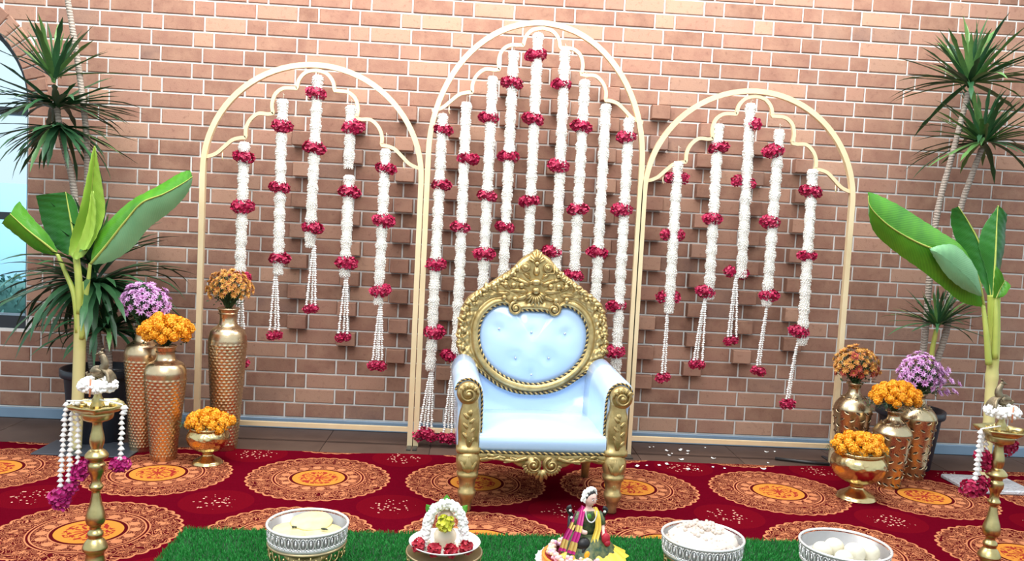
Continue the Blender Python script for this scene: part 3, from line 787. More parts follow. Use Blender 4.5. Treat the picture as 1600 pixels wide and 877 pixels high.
# carved ornament on the frame
def y_at(z, d=0): return BY + (z-.45)*.06 - d - .012
def leafblob(m, x, z, L, w, ang, h, n=9, y=None):
    """a carved acanthus leaflet lying on the frame face"""
    ca, sa = math.cos(ang), math.sin(ang); rows = []
    for i in range(n):
        t = i/(n-1); ww = w*math.sin(PI*min(1, t*.92+.08))**.8*(1-.25*t); row = []
        for j in range(7):
            s_ = (j-3)/3; hh = h*math.sin(PI*min(1, .12+.88*t))*(1-s_*s_) + .004*math.sin(t*9)*abs(s_) - (.004 if abs(s_) < .1 else 0)
            lx = L*t; lz = ww*s_
            row.append(Vector((x + lx*ca - lz*sa, (y_at(z) if y is None else y) - hh - .008, z + lx*sa + lz*ca)))
        rows.append(row)
    m.grid(rows)
def spiral(m, x, y, z, r0, turns, tr, hand=1, a0=0.0, n=40):
    pts = []; rs = []
    for i in range(n):
        t = i/(n-1); r = r0*(1-t)**.85 + .003; a = a0 + hand*turns*2*PI*t
        pts.append(Vector((x + r*math.cos(a), y - .010*t, z + r*math.sin(a)))); rs.append(tr*(1-.35*t))
    m.tube(pts, rs, 7)
for sg in (-1, 1):
    m = MB()
    spiral(m, sg*.098, y_at(.87, .020), .868, .030, 1.7, .0085, -sg, PI/2)
    m.ball((sg*.098, y_at(.868, .030), .868), (.012,.010,.012), 10, 6)
    m.build('scroll', m_gold, bf)
    m = MB()
    m.ball((sg*.057, y_at(1.075, .022), 1.078), (.020,.010,.020), 14, 6); m.lathe([(.012,.0),(.020,.006),(.024,.0)], 18, (sg*.057, y_at(1.075,.026), 1.078), axis='Y'); m.ball((sg*.057, y_at(1.075,.034), 1.078), (.008,.008,.008), 8, 6)
    m.build('rosette', m_gold, bf)
    m = MB()
    # acanthus sprays climbing the shoulder, two rows
    P = crom([(sg*x, 0, z) for x, z in ((.375,.64),(.372,.72),(.362,.80),(.345,.87),(.30,.918),(.245,.962),(.19,.998),(.14,1.028),(.10,1.07))], 4)
    for i in range(1, len(P)-1):
        p = P[i]; T = P[i+1] - P[i-1]; an = math.atan2(T.z, T.x)
        for off, da, L, w in ((-.014, .7, .038, .012), (.016, -.7, .034, .011), (.002, .05, .034, .009)):
            nx, nz = -math.sin(an)*off, math.cos(an)*off
            if (i % 2 == 0) == (off > 0) or off == .002 and i % 3 == 0: leafblob(m, p.x+nx*1.0, p.z+nz, L*U(1.0,1.5), w*U(1.1,1.6), an + da*U(.7,1.5), U(.018,.032))
        if i % 4 == 2: m.ball((p.x*.955, y_at(p.z, .022), p.z-.012), (.011,.010,.011), 8, 5)
    m.build('acanthus_carving', m_gold, bf)
    m = MB()
    for x, z, L, w, an in ((.03,.985,.085,.018,.45),(.04,.955,.10,.018,.05),(.035,.935,.08,.016,-.35),(.13,.965,.07,.016,.55),(.13,.94,.075,.016,.0),(.19,.955,.06,.014,.35),(.03,1.02,.06,.014,.75),(.085,1.01,.05,.014,.3)):
        leafblob(m, sg*x, z, L, w, an if sg > 0 else PI - an, .020)
    m.tube([(sg*x, y_at(z,.022), z) for x, z in ((.035,1.048),(.09,1.052),(.09,1.098))], .0045, 6)
    for x, z in ((.075,.985),(.115,.985),(.155,.985),(.105,.915),(.16,.92)): m.ball((sg*x, y_at(z,.026), z), (.014,.012,.014), 10, 6)
    m.build('leaf_carving', m_gold, bf)
m = MB()
for k in range(9):                                   # hanging shell above the panel
    a = -PI/2 + (k-4)*.30; leafblob(m, math.cos(a)*.012, .955 + math.sin(a)*.012, .078 - abs(k-4)*.006, .0125, a, .030)
m.ball((0, y_at(.96,.030), .962), (.020,.016,.018), 12, 8); m.build('shell_carving', m_gold, bf)
m = MB()
for k in range(7):
    a = PI/2 + (k-3)*.36; leafblob(m, math.cos(a)*.006, 1.100 + math.sin(a)*.006, .066 - abs(k-3)*.007, .012, a, .026)
m.ball((0, y_at(1.1,.024), 1.098), (.013,.012,.011), 10, 6)
leafblob(m, 0, 1.035, .055, .022, PI/2, .026); leafblob(m, 0, 1.01, .05, .016, -.3, .02); leafblob(m, 0, 1.01, .05, .016, PI+.3, .02)
m.ball((0, y_at(1.005,.03), 1.005), (.024,.018,.016), 12, 8); m.build('crest_carving', m_gold, bf)
# body: lower back, seat, arms
def rounded_profile(m, prof, y0, y1, b=.02, mt=0, ny=2):
    P = [Vector((x, 0, z)) for x, z in prof]; c = sum(P, Vector())/len(P); rings = []
    for y, k in ((y0, .90), (y0 + b*.35, .975), (y0 + b, 1.0), (y1, 1.0)):
        rings.append([Vector((c.x + (p.x-c.x)*k, y, c.z + (p.z-c.z)*k)) for p in P])
    m.loft(rings[::-1], mt)
m = MB(); rows = []
for i in range(9):
    z = .30 + .30*i/8; row = []
    for j in range(15):
        x = -.30 + .60*j/14; row.append(Vector((x, .500 + .045*min(1, i/3) - .03*(abs(x)/.3)**3*(i < 4), z)))
    rows.append(row)
rows.append([Vector((p.x, .575, p.z)) for p in rows[-1]]); rows.append([Vector((p.x, .575, .28)) for p in rows[0]])
m.grid(rows); m.build('lower_back', m_vinyl, th)
m = MB(); rows = []
for yy, zz in ((.035,.275),(.002,.277),(-.006,.295),(-.008,.32),(-.002,.343),(.012,.354),(.05,.358),(.20,.362),(.36,.358),(.49,.352),(.50,.28)):
    rows.append([Vector((x, yy, zz + (.010*(1-(x/.285)**2)*min(1, max(0,(yy-.01)/.15)) if zz > .35 else 0))) for x in [-.287 + .574*j/16 for j in range(17)]])
m.grid(rows); m.build('seat_cushion', m_vinyl, th)
for sg in (-1, 1):
    prof = [(.268,.28),(.270,.40),(.272,.50),(.278,.545),(.296,.580),(.325,.602),(.360,.608),(.390,.592),(.408,.560),(.408,.525),(.396,.49),(.388,.45),(.386,.28)]
    prof = [(sg*x, z) for x, z in prof]; prof = [(p.x, p.z) for p in crom([(x,0,z) for x,z in prof], 4)]
    m = MB(); P = [Vector((x,0,z)) for x, z in prof]; c = sum(P, Vector())/len(P); rings = []
    for y, k, dz in ((.024,.90,0),(.030,.965,0),(.045,1.0,0),(.2,1.0,.006),(.36,1.0,.012),(.50,1.0,.02)):
        rings.append([Vector((c.x + (p.x-c.x)*k, y, c.z + (p.z-c.z)*k + dz*max(0,(p.z-.5)/.1))) for p in P])
    m.loft(rings if sg < 0 else [r_[::-1] for r_ in rings]); m.build('arm_pad', m_vinyl, th)
    # carved front post: scrolled head, leafed body, collar
    xc = sg*.334; m = MB()
    secs = [(.268,.052,.040),(.275,.055,.043),(.292,.055,.043),(.297,.047,.036),(.33,.047,.037),(.38,.051,.040),(.42,.049,.038),(.455,.044,.034),(.475,.038,.030),(.50,.036,.028),(.52,.036,.028)]
    m.loft([sring(xc - sg*.0*(z-.3), .012, rx, ry, z, 22, 3.2) for z, rx, ry in secs]); post = m.build('arm_post', m_gold, th)
    m = MB(); hx = sg*.345
    m.lathe([(.0,-.034),(.040,-.034),(.050,-.026),(.052,0),(.050,.022),(.044,.030),(.0,.032)], 26, (hx, .010, .535), axis='Y')
    spiral(m, hx, -.022, .535, .040, 1.8, .0075, -sg, PI if sg > 0 else 0, 44); m.ball((hx, -.030, .535), (.012,.010,.012), 10, 6)
    for i in range(5):
        a = PI/2 + sg*(-.9 + i*.45); leafblob(m, hx + math.cos(a)*.024, .535 + math.sin(a)*.024, .030, .010, a, .010, 6, -.018)
    m.build('scroll_head', m_gold, post)
    m = MB()
    for i in range(6):
        z = .315 + i*.022; leafblob(m, xc + sg*.004, z, .040, .012, PI/2 + (.75 if i % 2 else -.75), .012, 7, -.018)
    leafblob(m, xc, .30, .135, .022, PI/2, .012, 11, -.018); leafblob(m, xc, .465, .04, .018, -PI/2, .012, 7, -.010)
    m.build('leaf_carving', m_gold, post)
    m = MB(); path = [(sg*x, .020, z) for x, z in ((.278,.29),(.280,.40),(.281,.49),(.288,.545),(.306,.578),(.335,.594),(.366,.592),(.39,.575),(.402,.545))]
    rp = bpy.data.objects.new('arm_rope', None); COL.objects.link(rp); rp.parent = th
    rope('r', crom(path, 5), .0055, rp, .020)
    # front leg
    m = MB()
    secs = [(.0,.018,.018,.0),(.008,.024,.024,.0),(.03,.022,.022,.0),(.055,.030,.030,-.004),(.078,.040,.040,-.008),(.095,.041,.041,-.008),(.104,.034,.034,-.006),(.125,.036,.035,-.004),(.150,.040,.038,-.002),(.158,.047,.044,0),(.176,.049,.046,0),(.180,.043,.040,0),(.195,.049,.045,0),(.225,.054,.048,0),(.250,.053,.047,0),(.258,.047,.042,0),(.270,.047,.042,0)]
    m.loft([sring(sg*.332, .012 + dy, rx, ry, z, 22, 2.6 if z > .15 else 2.1) for z, rx, ry, dy in secs]); lg = m.build('leg', m_gold, th)
    m = MB(); leafblob(m, sg*.332, .185, .075, .026, PI/2, .014, 9, -.022); leafblob(m, sg*.332, .15, .07, .016, -PI/2, .010, 8, -.012)
    for q in (-1, 1): leafblob(m, sg*.332 + q*.012, .19, .055, .012, PI/2 - q*.45, .012, 7, -.022)
    m.build('leaf_carving', m_gold, lg)
    m = MB(); m.loft([sring(sg*.31, .52 + dy, r_, r_, z, 14, 2.6) for z, r_, dy in ((0,.018,.03),(.10,.024,.015),(.20,.030,0),(.30,.032,0))]); m.build('leg', m_gold, th)
    m = MB(); m.box((min(sg*.365, sg*.335), .05, .215), (max(sg*.365, sg*.335), .52, .285)); m.build('side_rail', m_gold, th, smooth=False)
rp = bpy.data.objects.new('seat_rope', None); COL.objects.link(rp); rp.parent = th
rope('r', [(-.285 + .57*i/30, -.006, .276 - .004*math.sin(PI*i/30)) for i in range(31)], .0065, rp, .026)
# carved apron
m = MB(); rows = []
def low(x):
    t = abs(x)/.29; return .225 + .010*math.cos(t*10) - .012*math.exp(-((t-.32)/.12)**2) + .012*t
xs_ = [-.29 + .58*i/60 for i in range(61)]
for f_, yy in ((0,.03),(0,.002),(.12,-.006),(.5,.000),(.85,-.004),(1,.002),(1,.03)):
    rows.append([Vector((x, yy, low(x) + (.270-low(x))*f_)) for x in xs_])
m.grid(rows); ap = m.build('apron', m_gold, th)
for sg in (-1, 1):
    m = MB(); x = sg*.040
    m.lathe([(.0,-.022),(.030,-.020),(.038,-.010),(.038,.010)], 24, (x, .004, .222), axis='Y'); spiral(m, x, -.018, .222, .030, 1.6, .006, sg, PI/2, 40); m.ball((x, -.026, .222), (.010,.008,.010), 10, 6)
    for i in range(6): a = -PI/2 + sg*(-.15 + i*.30); leafblob(m, x + math.cos(a)*.030, .222 + math.sin(a)*.030, .022, .009, a, .008, 6, -.002)
    m.build('scroll', m_gold, ap)
    m = MB()
    for i in range(7): leafblob(m, sg*(.085 + i*.026), .246 - .008*math.sin(i), .040, .011, (.35 if i % 2 else -.25) if sg > 0 else PI - (.35 if i % 2 else -.25), .010, 7, .000)
    m.tube(crom([(sg*.07,-.006,.252),(sg*.12,-.008,.238),(sg*.17,-.008,.240),(sg*.22,-.008,.246),(sg*.285,-.006,.240)], 6), [.010 - .005*i/24 for i in range(25)], 8)
    m.build('leaf_carving', m_gold, ap)
m = MB()
for k in range(5): a = -PI/2 + (k-2)*.42; leafblob(m, math.cos(a)*.01, .208 + math.sin(a)*.01, .062 - abs(k-2)*.010, .016 - abs(k-2)*.002, a, .018, 9, .006)
m.build('pendant_carving', m_gold, ap)

# ================================================================ VASES
def hammered(c, prof, label, grp, name='hammered_vase', nrow=26, ncol=22, z0=.0, z1=1.0):
    r = thing(name, label, 'vase', c, group=grp); H = prof[-1][1]
    P = crom([(a, 0, b) for a, b in prof], 3); fine = []
    for i in range(len(P)-1):
        k = max(1, int((P[i+1]-P[i]).length/.0042))
        for j in range(k): q = P[i].lerp(P[i+1], j/k); fine.append((q.x, q.z))
    fine.append((P[-1].x, P[-1].z))
    pit = (z1-z0)*H/nrow
    def rad(rr, z, an):
        if not (z0*H < z < z1*H): return rr
        row = (z - z0*H)/pit; i = int(row); fz = row - i - .5; fa = an/(2*PI)*ncol + (.5 if i % 2 else 0); fa = fa - math.floor(fa) - .5
        return rr + .0035*max(0, 1 - (fz*fz + fa*fa)*4.6)
    m = MB(); m.lathe(fine, 132, rad=rad); v = m.build('body', m_vase, r)
    rt = prof[-1][0]; m = MB(); m.lathe([(rt-.001, H-.03), (rt-.006, H-.03),(rt-.006, H+.0005),(rt+.004,H+.002),(rt+.005,H-.004),(rt,H-.008)], 40); m.build('rim', m_vase, r)
    m = MB(); m.lathe([(rt-.007, H-.02), (.0005, H-.02)], 24); m.build('mouth_shade_disc', m_hole_shade, r)  # dark disc in place of the shade down the neck
    return r
def base_pt(px, py, dy=0.0):
    d = RC @ Vector(((px - 800)/FPX, 1.0, -(py - 438.5)/FPX)); p = CAM + d*((CZ - CAM.z)/d.z); return Vector((p.x, p.y + dy, CZ))
V1 = (-.862, -.515, CZ); V2 = (-1.103, -.745, CZ); V0 = (-1.272, -.60, CZ)
hammered(V1, [(.062,0),(.064,.02),(.080,.25),(.094,.48),(.100,.575),(.099,.605),(.088,.645),(.055,.672),(.046,.69),(.044,.72),(.055,.765)], 'tallest hammered copper-gold vase, holding rust flowers by the left arch', 'hammered vases on the left', nrow=34, z0=.03, z1=.76)
hammered(V2, [(.060,0),(.062,.02),(.078,.18),(.096,.36),(.102,.435),(.100,.462),(.086,.492),(.056,.510),(.046,.525),(.043,.55),(.050,.585)], 'front hammered copper-gold vase on the left, holding orange marigolds', 'hammered vases on the left', nrow=26, z0=.03, z1=.72)
hammered(V0, [(.056,0),(.058,.02),(.072,.22),(.088,.43),(.094,.505),(.092,.53),(.080,.560),(.052,.580),(.043,.595),(.041,.62),(.050,.655)], 'hammered copper-gold vase nearest the left black pot, holding lilac flowers', 'hammered vases on the left', nrow=30, z0=.03, z1=.74)
def footed_bowl(c, k, label):
    r = thing('footed_bowl', label, 'bowl', c)
    prof = [(.0,0),(.070,0),(.073,.006),(.066,.016),(.045,.028),(.028,.040),(.026,.050),(.036,.062),(.066,.075),(.093,.100),(.104,.128),(.102,.152),(.090,.172),(.082,.178),(.090,.186)]
    P = crom([(a*k, 0, b*k) for a, b in prof], 4)
    def rad(rr, z, an):
        if .07*k < z < .165*k: return rr + .0022*math.sin(an*17 + 3*math.sin(z*130))*math.sin(z*150 + 2*math.sin(an*6))
        return rr
    m = MB(); m.lathe([(p.x, p.z) for p in P], 96, rad=rad); m.build('bowl_body', m_bowlg, r)
    m = MB(); m.lathe([(.092*k,.181*k),(.095*k,.187*k),(.088*k,.190*k),(.080*k,.182*k),(.080*k,.150*k),(.0005,.150*k)], 48); m.build('rim', m_bowlg, r)
    return r
LB = (-.866, -.79, CZ); RB = (2.424, -.965, CZ)
footed_bowl(LB, 1.0, 'small gold footed bowl of marigolds beside the tall hammered vases')
footed_bowl(RB, 1.28, 'larger gold footed bowl of marigolds before the pierced vases')
def pierced(c, prof, label, rows=8, ncol=11):
    r = thing('pierced_vase', label, 'vase', c, group='pierced vases on the right'); H = prof[-1][1]
    P = crom([(a, 0, b) for a, b in prof], 5); m = MB(); m.lathe([(p.x, p.z) for p in P], 72); m.build('body', m_vase2, r)
    def R(z):
        for a, b in zip(P, P[1:]):
            if a.z <= z <= b.z and b.z > a.z: return a.x + (b.x-a.x)*(z-a.z)/(b.z-a.z)
        return P[-1].x
    dk = MB(); lp = MB()
    zb, zt = .06*H, .78*H
    for i in range(rows + 1):
        z = zb + (zt-zb)*i/rows if i < rows else .845*H; n = ncol if i < rows else ncol - 2
        for k in range(n):
            a = 2*PI*(k + (.5 if i % 2 else 0))/n; rr = R(z); w = .0125; hh = .0052; tl = .45 if i % 2 else -.45
            t = Vector((-math.sin(a), math.cos(a), 0)); nn = Vector((math.cos(a), math.sin(a), 0)); sl = (R(z+.004)-R(z-.004))/.008; u = (Vector((0,0,1)) + nn*sl).normalized()
            no = (nn - Vector((0,0,1))*sl).normalized(); ct, st = math.cos(tl), math.sin(tl); e1 = t*ct + u*st; e2 = u*ct - t*st; c0 = nn*rr + Vector((0,0,z))
            ring = [c0 + e1*w*math.cos(q)*(1) + e2*hh*math.sin(q)*(1 if math.sin(q) > 0 else .45) + no*(.0016 - .004*(math.cos(q)**2)*w/.0125*.4) for q in [2*PI*j/12 for j in range(12)]]
            dk.add([c0 + no*.0012] + ring, [(0, j+1, (j+1) % 12 + 1) for j in range(12)])
            lp.tube([c0 + e1*w*1.1*math.cos(q) + e2*(hh*1.25*math.sin(q)) + no*.002 for q in [PI + PI*j/8 for j in range(9)]], [.0012,.002,.0028,.0034,.0036,.0034,.0028,.002,.0012], 6)
    stuff(dk.build('piercing_shade', m_hole_shade, r)); stuff(lp.build('raised_lips', m_vase2, r))  # holes are dark patches, their inner shade painted on the body
    rt = prof[-1][0]; m = MB(); m.lathe([(rt-.005, H-.02),(rt-.005,H),(rt+.003,H+.003),(rt+.005,H-.003),(rt,H-.007)], 40); m.build('rim', m_vase2, r)
    m = MB(); m.lathe([(rt-.006, H-.015), (.0005, H-.015)], 24); m.build('mouth_shade_disc', m_hole_shade, r)  # shade inside the mouth painted as a dark disc
    return r
def pv(k, h): return [(.056*k,0),(.058*k,.012),(.074*k,.14*h),(.092*k,.28*h),(.100*k,.345*h),(.098*k,.37*h),(.078*k,.405*h),(.045*k,.435*h),(.034*k,.452*h),(.031*k,.475*h),(.040*k,.50*h)]
P1 = (2.580, -.53, CZ); P2 = (2.698, -.755, CZ); P3 = (2.930, -.565, CZ)
pierced(P1, pv(1.0, 1.02), 'pierced gold vase beside the right arch post, holding rust flowers', 9)
pierced(P2, pv(.97, .82), 'shortest pierced gold vase, in front, holding orange marigolds', 7)
pierced(P3, pv(1.02, .95), 'pierced gold vase before the right black pot, holding lilac flowers', 8)

# ================================================================ BOUQUETS
def pompom(mt, R_, n, seed, ps):
    random.seed(seed); m = MB(); m.ball((0,0,0), R_*.72, 8, 6)
    for i in range(n):
        z = 1 - 1.75*(i+.5)/n; a = i*2.39996; s_ = math.sqrt(max(0, 1-z*z)); d = Vector((s_*math.cos(a), s_*math.sin(a), z))
        A = aim((d + Vector((U(-.35,.35),U(-.35,.35),U(-.2,.4)))).normalized(), U(0,6.28)); w = ps*U(.8,1.2); c = d*R_*U(.74,.86)*Vector((1,1,.82)).length/1.63
        c = Vector((d.x, d.y, d.z*.85))*R_*.80
        m.add([c + A @ Vector(p) for p in ((-w*.5,-w*.1,0),(-w*.25,w*.2,w*.55),(w*.25,w*.2,w*.55),(w*.5,-w*.1,0),(0,-w*.3,w*.35))], [(0,4,1),(1,4,2),(2,4,3)])
    return m
def daisy(mt, R_, n, seed, cc, cup=.35):
    random.seed(seed); m = MB()
    for lay, (k, el) in enumerate(((1.0, cup), (.72, cup + .5))):
        for i in range(n):
            a = 2*PI*(i + .5*lay)/n + U(-.1,.1); L = R_*k*U(.9,1.1); w = R_*.30; d = Vector((math.cos(a), math.sin(a), 0)); t = Vector((-d.y, d.x, 0)); u = Vector((0,0,1)); e2 = el + U(-.15,.15)
            p0 = d*R_*.12; p1 = d*(L*.55*math.cos(e2)) + u*(L*.55*math.sin(e2)); p2 = d*(L*math.cos(e2*.7)) + u*(L*math.sin(e2*.8))
            m.add([p0 - t*w*.25, p0 + t*w*.25, p1 + t*w*.55, p1 - t*w*.55, p2], [(0,1,2,3),(3,2,4)])
    m.ball((0,0,R_*.15), (R_*.2,R_*.2,R_*.15), 6, 4, 1); return m
mar_me = [pompom(m_marig, .025, 95, 60+i, .011).mesh('marigold', m_marig) for i in range(3)]
pur_me = [daisy(m_purp, .019, 9, 70+i, 0).mesh('daisy', [m_purp, m_purpd], False) for i in range(3)]
rus_me = [daisy(m_rust, .018, 10, 80+i, 0, .6).mesh('chrysanthemum', [m_rust, m_rustc], False) for i in range(3)]
rud_me = [daisy(m_rustd, .021, 11, 84+i, 0, .4).mesh('chrysanthemum', [m_rustd, m_rustc], False) for i in range(2)]
def bouquet(label, c, base, kind, rx, ry, rz, n, seed, meshes, bname, fern=.0, spray=None, size=(.85,1.15)):
    """c: centre of the dome of blooms, base: the mouth of the vase it stands in"""
    random.seed(seed); c = Vector(c); base = Vector(base); r = thing('flower_bouquet', label, 'bouquet', base); cl = c - base; heads = []
    for i in range(n):
        z = 1 - 1.35*(i+.5)/n; a = i*2.39996 + seed; s_ = math.sqrt(max(0,1-z*z)); d = Vector((s_*math.cos(a), s_*math.sin(a), z)); k = U(.80,1.02)
        p = cl + Vector((d.x*rx*k, d.y*ry*k, d.z*rz*k)); heads.append((p, d))
    for (p, d) in (spray or []): heads.append((Vector(p) - base, Vector(d)))
    for p, d in heads:
        A = aim((d + Vector((U(-.25,.25),U(-.35,.05),U(0,.3)))).normalized(), U(0,6.28)).to_4x4() @ Matrix.Scale(U(*size), 4); A.translation = p
        put(random.choice(meshes) if not callable(meshes) else meshes(p - cl), bname, r, mtx=A)
    m = MB()
    for p, d in heads:
        q = p - d*.012; m.tube([Vector((U(-.008,.008),U(-.008,.008),-.012)), q*.55 + Vector((0,0,.01)), q], .0019, 4)
    m.build('stems', m_fol, r)
    m = MB(); nl = 150 if not fern else 420
    for i in range(nl):
        a = U(0,6.28); k = U(.1,.88); zz = U(-.75,.35) if not fern else U(-.9,-.2); k2 = k if not fern else U(.5, 1.25)
        p = cl + Vector((math.cos(a)*rx*k2, math.sin(a)*ry*k2, zz*rz)); A = Euler((U(-.9,.9),U(-.9,.9),U(0,6.28))).to_matrix()
        if fern: L, w = U(.020,.040), .0018
        else: L, w = U(.014,.028), .006
        if p.z < .004: p.z = U(.004,.02)
        m.add([p + A @ Vector(v) for v in ((0,0,0),(L*.5,w,.004),(L,0,0),(L*.5,-w,.004))], [(0,1,2,3)])
    stuff(m.build('foliage', m_fol, r, smooth=False)); return r
def topc(v, h): return (v[0], v[1], v[2] + h)
bouquet('bouquet of orange marigolds in the front hammered vase on the left', topc(V2,.655), topc(V2,.588), 'm', .118, .10, .082, 34, 1, mar_me, 'marigold', size=(1.0,1.22))
bouquet('bouquet of orange marigolds with ferny leaves in the small left footed bowl', topc(LB,.205), topc(LB,.190), 'm', .112, .085, .062, 27, 2, mar_me, 'marigold', fern=1, size=(.9,1.15))
bouquet('bouquet of orange marigolds in the shortest pierced vase', topc(P2,.485), topc(P2,.416), 'm', .118, .095, .078, 33, 3, mar_me, 'marigold', fern=1, size=(.9,1.15))
bouquet('bouquet of orange marigolds with ferny leaves in the larger right footed bowl', topc(RB,.262), topc(RB,.243), 'm', .128, .10, .070, 32, 4, mar_me, 'marigold', fern=1, size=(.9,1.15))
bouquet('bouquet of lilac chrysanthemums in the hammered vase nearest the left black pot', topc(V0,.770), topc(V0,.658), 'p', .135, .10, .118, 78, 5, pur_me, 'daisy', size=(1.1,1.55))
P3c = Vector(topc(P3,.565))
bouquet('bouquet of lilac chrysanthemums, leaning right, in the pierced vase by the right pot', P3c, topc(P3,.478), 'p', .120, .09, .135, 66, 6, pur_me, 'daisy', size=(1.1,1.55),
        spray=[(P3c + Vector((.10 + .09*i/14 + U(-.02,.02), U(-.05,.02), .03 - .05*(i % 3) + U(-.015,.015))), (.5,-.5,.5)) for i in range(15)])
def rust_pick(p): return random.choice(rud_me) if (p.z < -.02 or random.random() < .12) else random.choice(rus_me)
bouquet('bouquet of rust and amber chrysanthemums in the tallest hammered vase', topc(V1,.865), topc(V1,.768), 'r', .118, .09, .108, 95, 7, lambda p: random.choice(rus_me), 'chrysanthemum', size=(1.0,1.45))
P1c = Vector(topc(P1,.600))
bouquet('bouquet of rust and brick-red chrysanthemums in the pierced vase by the right arch', P1c, topc(P1,.514), 'r', .125, .09, .118, 88, 8, rust_pick, 'chrysanthemum', size=(1.0,1.45))

# ================================================================ DRACAENAS
random.seed(31)
def drac_leaf(L, w, bend, nm):
    m = MB(); p = Vector((0,0,0)); n = 8; rows = []
    for i in range(n + 1):
        t = i/n; ang = bend*t**1.3; ww = w*(.35 + .65*math.sin(PI*min(1, t*1.25+.12)) if t < .7 else .95*(1-t)/.3 + .02)*(1 if t < .7 else 1)
        up = Vector((-math.cos(ang), 0, math.sin(ang)))
        rows.append([p + Vector((0,-ww,0)) + up*ww*.35, p, p + Vector((0,ww,0)) + up*ww*.35])
        p = p + Vector((math.sin(ang), 0, math.cos(ang)))*L/n
    m.grid(rows); return m
DL = [(drac_leaf(1, .046, b, '').mesh('leaf', mt)) for mt in (m_drac, m_drac, m_dracl) for b in (.25, .75, 1.5)]
def crown(root, c, n, L, el0, el1, seed, pale=.15, bends=(0,1,2), wall=-.09, nm='crown', core=.018):
    """a tuft of sword leaves: el0..el1 are the elevations (degrees) they leave the stem at"""
    random.seed(seed); c = Vector(c); o = bpy.data.objects.new('leaf_crown', None); COL.objects.link(o); o.parent = root; o.location = c - root.location
    for i in range(n):
        az = i*2.39996 + U(-.3,.3); t = i/(n-1); el = math.radians(el0 + (el1-el0)*t + U(-9,9)); ll = L*U(.75,1.15)*(1 - .15*max(0, math.sin(el)))
        d = Vector((math.cos(az)*math.cos(el), math.sin(az)*math.cos(el)*.85, math.sin(el)))
        b = random.choice(bends) + (6 if random.random() < pale else random.choice((0,3))); wk = U(.8,1.1)
        for tries in range(14):                      # swing a leaf away from the wall until it clears it
            d.normalize(); g = Vector((0,0,-1)); xx = g - d*g.dot(d)
            if xx.length < .25: xx = Vector((math.cos(az), math.sin(az)*.6 - .3, 0)); xx = xx - d*xx.dot(d)
            xx.normalize(); yy = d.cross(xx); R_ = Matrix((xx, yy, d)).transposed().to_4x4()
            S_ = Matrix.Diagonal((ll, ll*wk, ll, 1)); M_ = R_ @ S_; off = d*core; M_.translation = (off.x, off.y, off.z + (.05*(t-.5) if el1 < 40 else 0))
            if c.y + max((M_ @ v.co).y for v in DL[b].vertices) < -.065: break
            d.y -= .12
        put(DL[b], 'leaf', o, mtx=M_)
    return o
def pot(root, r0, r1, h):
    m = MB(); m.lathe([(r0,0),(r0+.004,.01),(r1-.012,h-.05),(r1-.010,h-.045),(r1+.006,h-.044),(r1+.010,h-.036),(r1+.010,h-.004),(r1+.004,h),(r1-.008,h-.002),(r1-.012,h-.03)], 48); m.build('pot', m_pot, root)
    m = MB(); m.lathe([(r1-.013,h-.045),(r1*.5,h-.035),(.0005,h-.030)], 32); m.build('soil', m_soil, root)
def trunk(root, pts, rr, mt=None, nm='trunk'):
    P = [Vector(p) - root.location for p in crom(pts, 6)]; n = len(P)
    m = MB(); m.tube(P, [rr*(1.12 - .3*i/n + .05*math.sin(i*2.2)) for i in range(n)], 12); return m.build(nm, mt or m_trunk, root)
PL = Vector((-1.575, -.43, 0)); dl = thing('potted_dracaena', 'spiky dracaena in a black pot beside the arched window', 'potted plant', PL)
pot(dl, .135, .182, .405)
trunk(dl, [PL + Vector((-.03,.0,.36)), at(128,420,-.45), at(136,300,-.45), at(135,210,-.44), at(122,100,-.42), at(106,0,-.42), at(98,-60,-.42)], .0165)
trunk(dl, [PL + Vector((-.08,-.02,.36)), at(122,420,-.46), at(116,300,-.46), at(100,230,-.46), at(92,190,-.46), at(86,140,-.46)], .017)
trunk(dl, [PL + Vector((.04,.02,.36)), at(152,520,-.42), at(150,440,-.42)], .018)
trunk(dl, [PL + Vector((.08,-.05,.36)), at(170,545,-.46), at(168,525,-.46)], .016)
crown(dl, at(84,128,-.46), 30, .40, 82, 20, 41, .5, (0,0,1))
crown(dl, at(88,165,-.46), 50, .42, 22, -8, 42, .05, (0,0,1))
crown(dl, at(93,195,-.46), 60, .36, 5, -40, 43, .05, (0,1))
crown(dl, at(150,425,-.42), 50, .47, 85, 25, 44, .05, (0,1,1))
crown(dl, at(148,440,-.43), 84, .50, 30, -38, 46, .05, (1,2,1), core=.03)
crown(dl, at(168,520,-.46), 56, .36, 65, -10, 45, .05, (1,2,1))
PRt = Vector((3.015, -.335, 0)); dr = thing('potted_dracaena', 'spiky dracaena with two tall ringed stems in the right black pot', 'potted plant', PRt)
pot(dr, .125, .178, .352)
trunk(dr, [PRt + Vector((-.07,.0,.31)), at(1440,560,-.36), at(1452,440,-.37), at(1465,330,-.40), at(1490,235,-.42), at(1513,143,-.42)], .0175)
trunk(dr, [PRt + Vector((.03,.0,.31)), at(1478,520,-.36), at(1486,420,-.38), at(1500,330,-.40), at(1518,275,-.43), at(1534,232,-.44)], .0175)
trunk(dr, [PRt + Vector((-.02,-.05,.31)), at(1452,570,-.42), at(1457,545,-.43), at(1463,515,-.44)], .014, m_stemy, 'young_stem')
crown(dr, at(1514,136,-.42), 78, .43, 89, -8, 51, .42, (0,0,0,1))
crown(dr, at(1535,226,-.44), 78, .40, 88, -22, 52, .45, (0,0,1,1))
crown(dr, at(1464,512,-.44), 56, .28, 86, -4, 53, .22, (0,0,1))
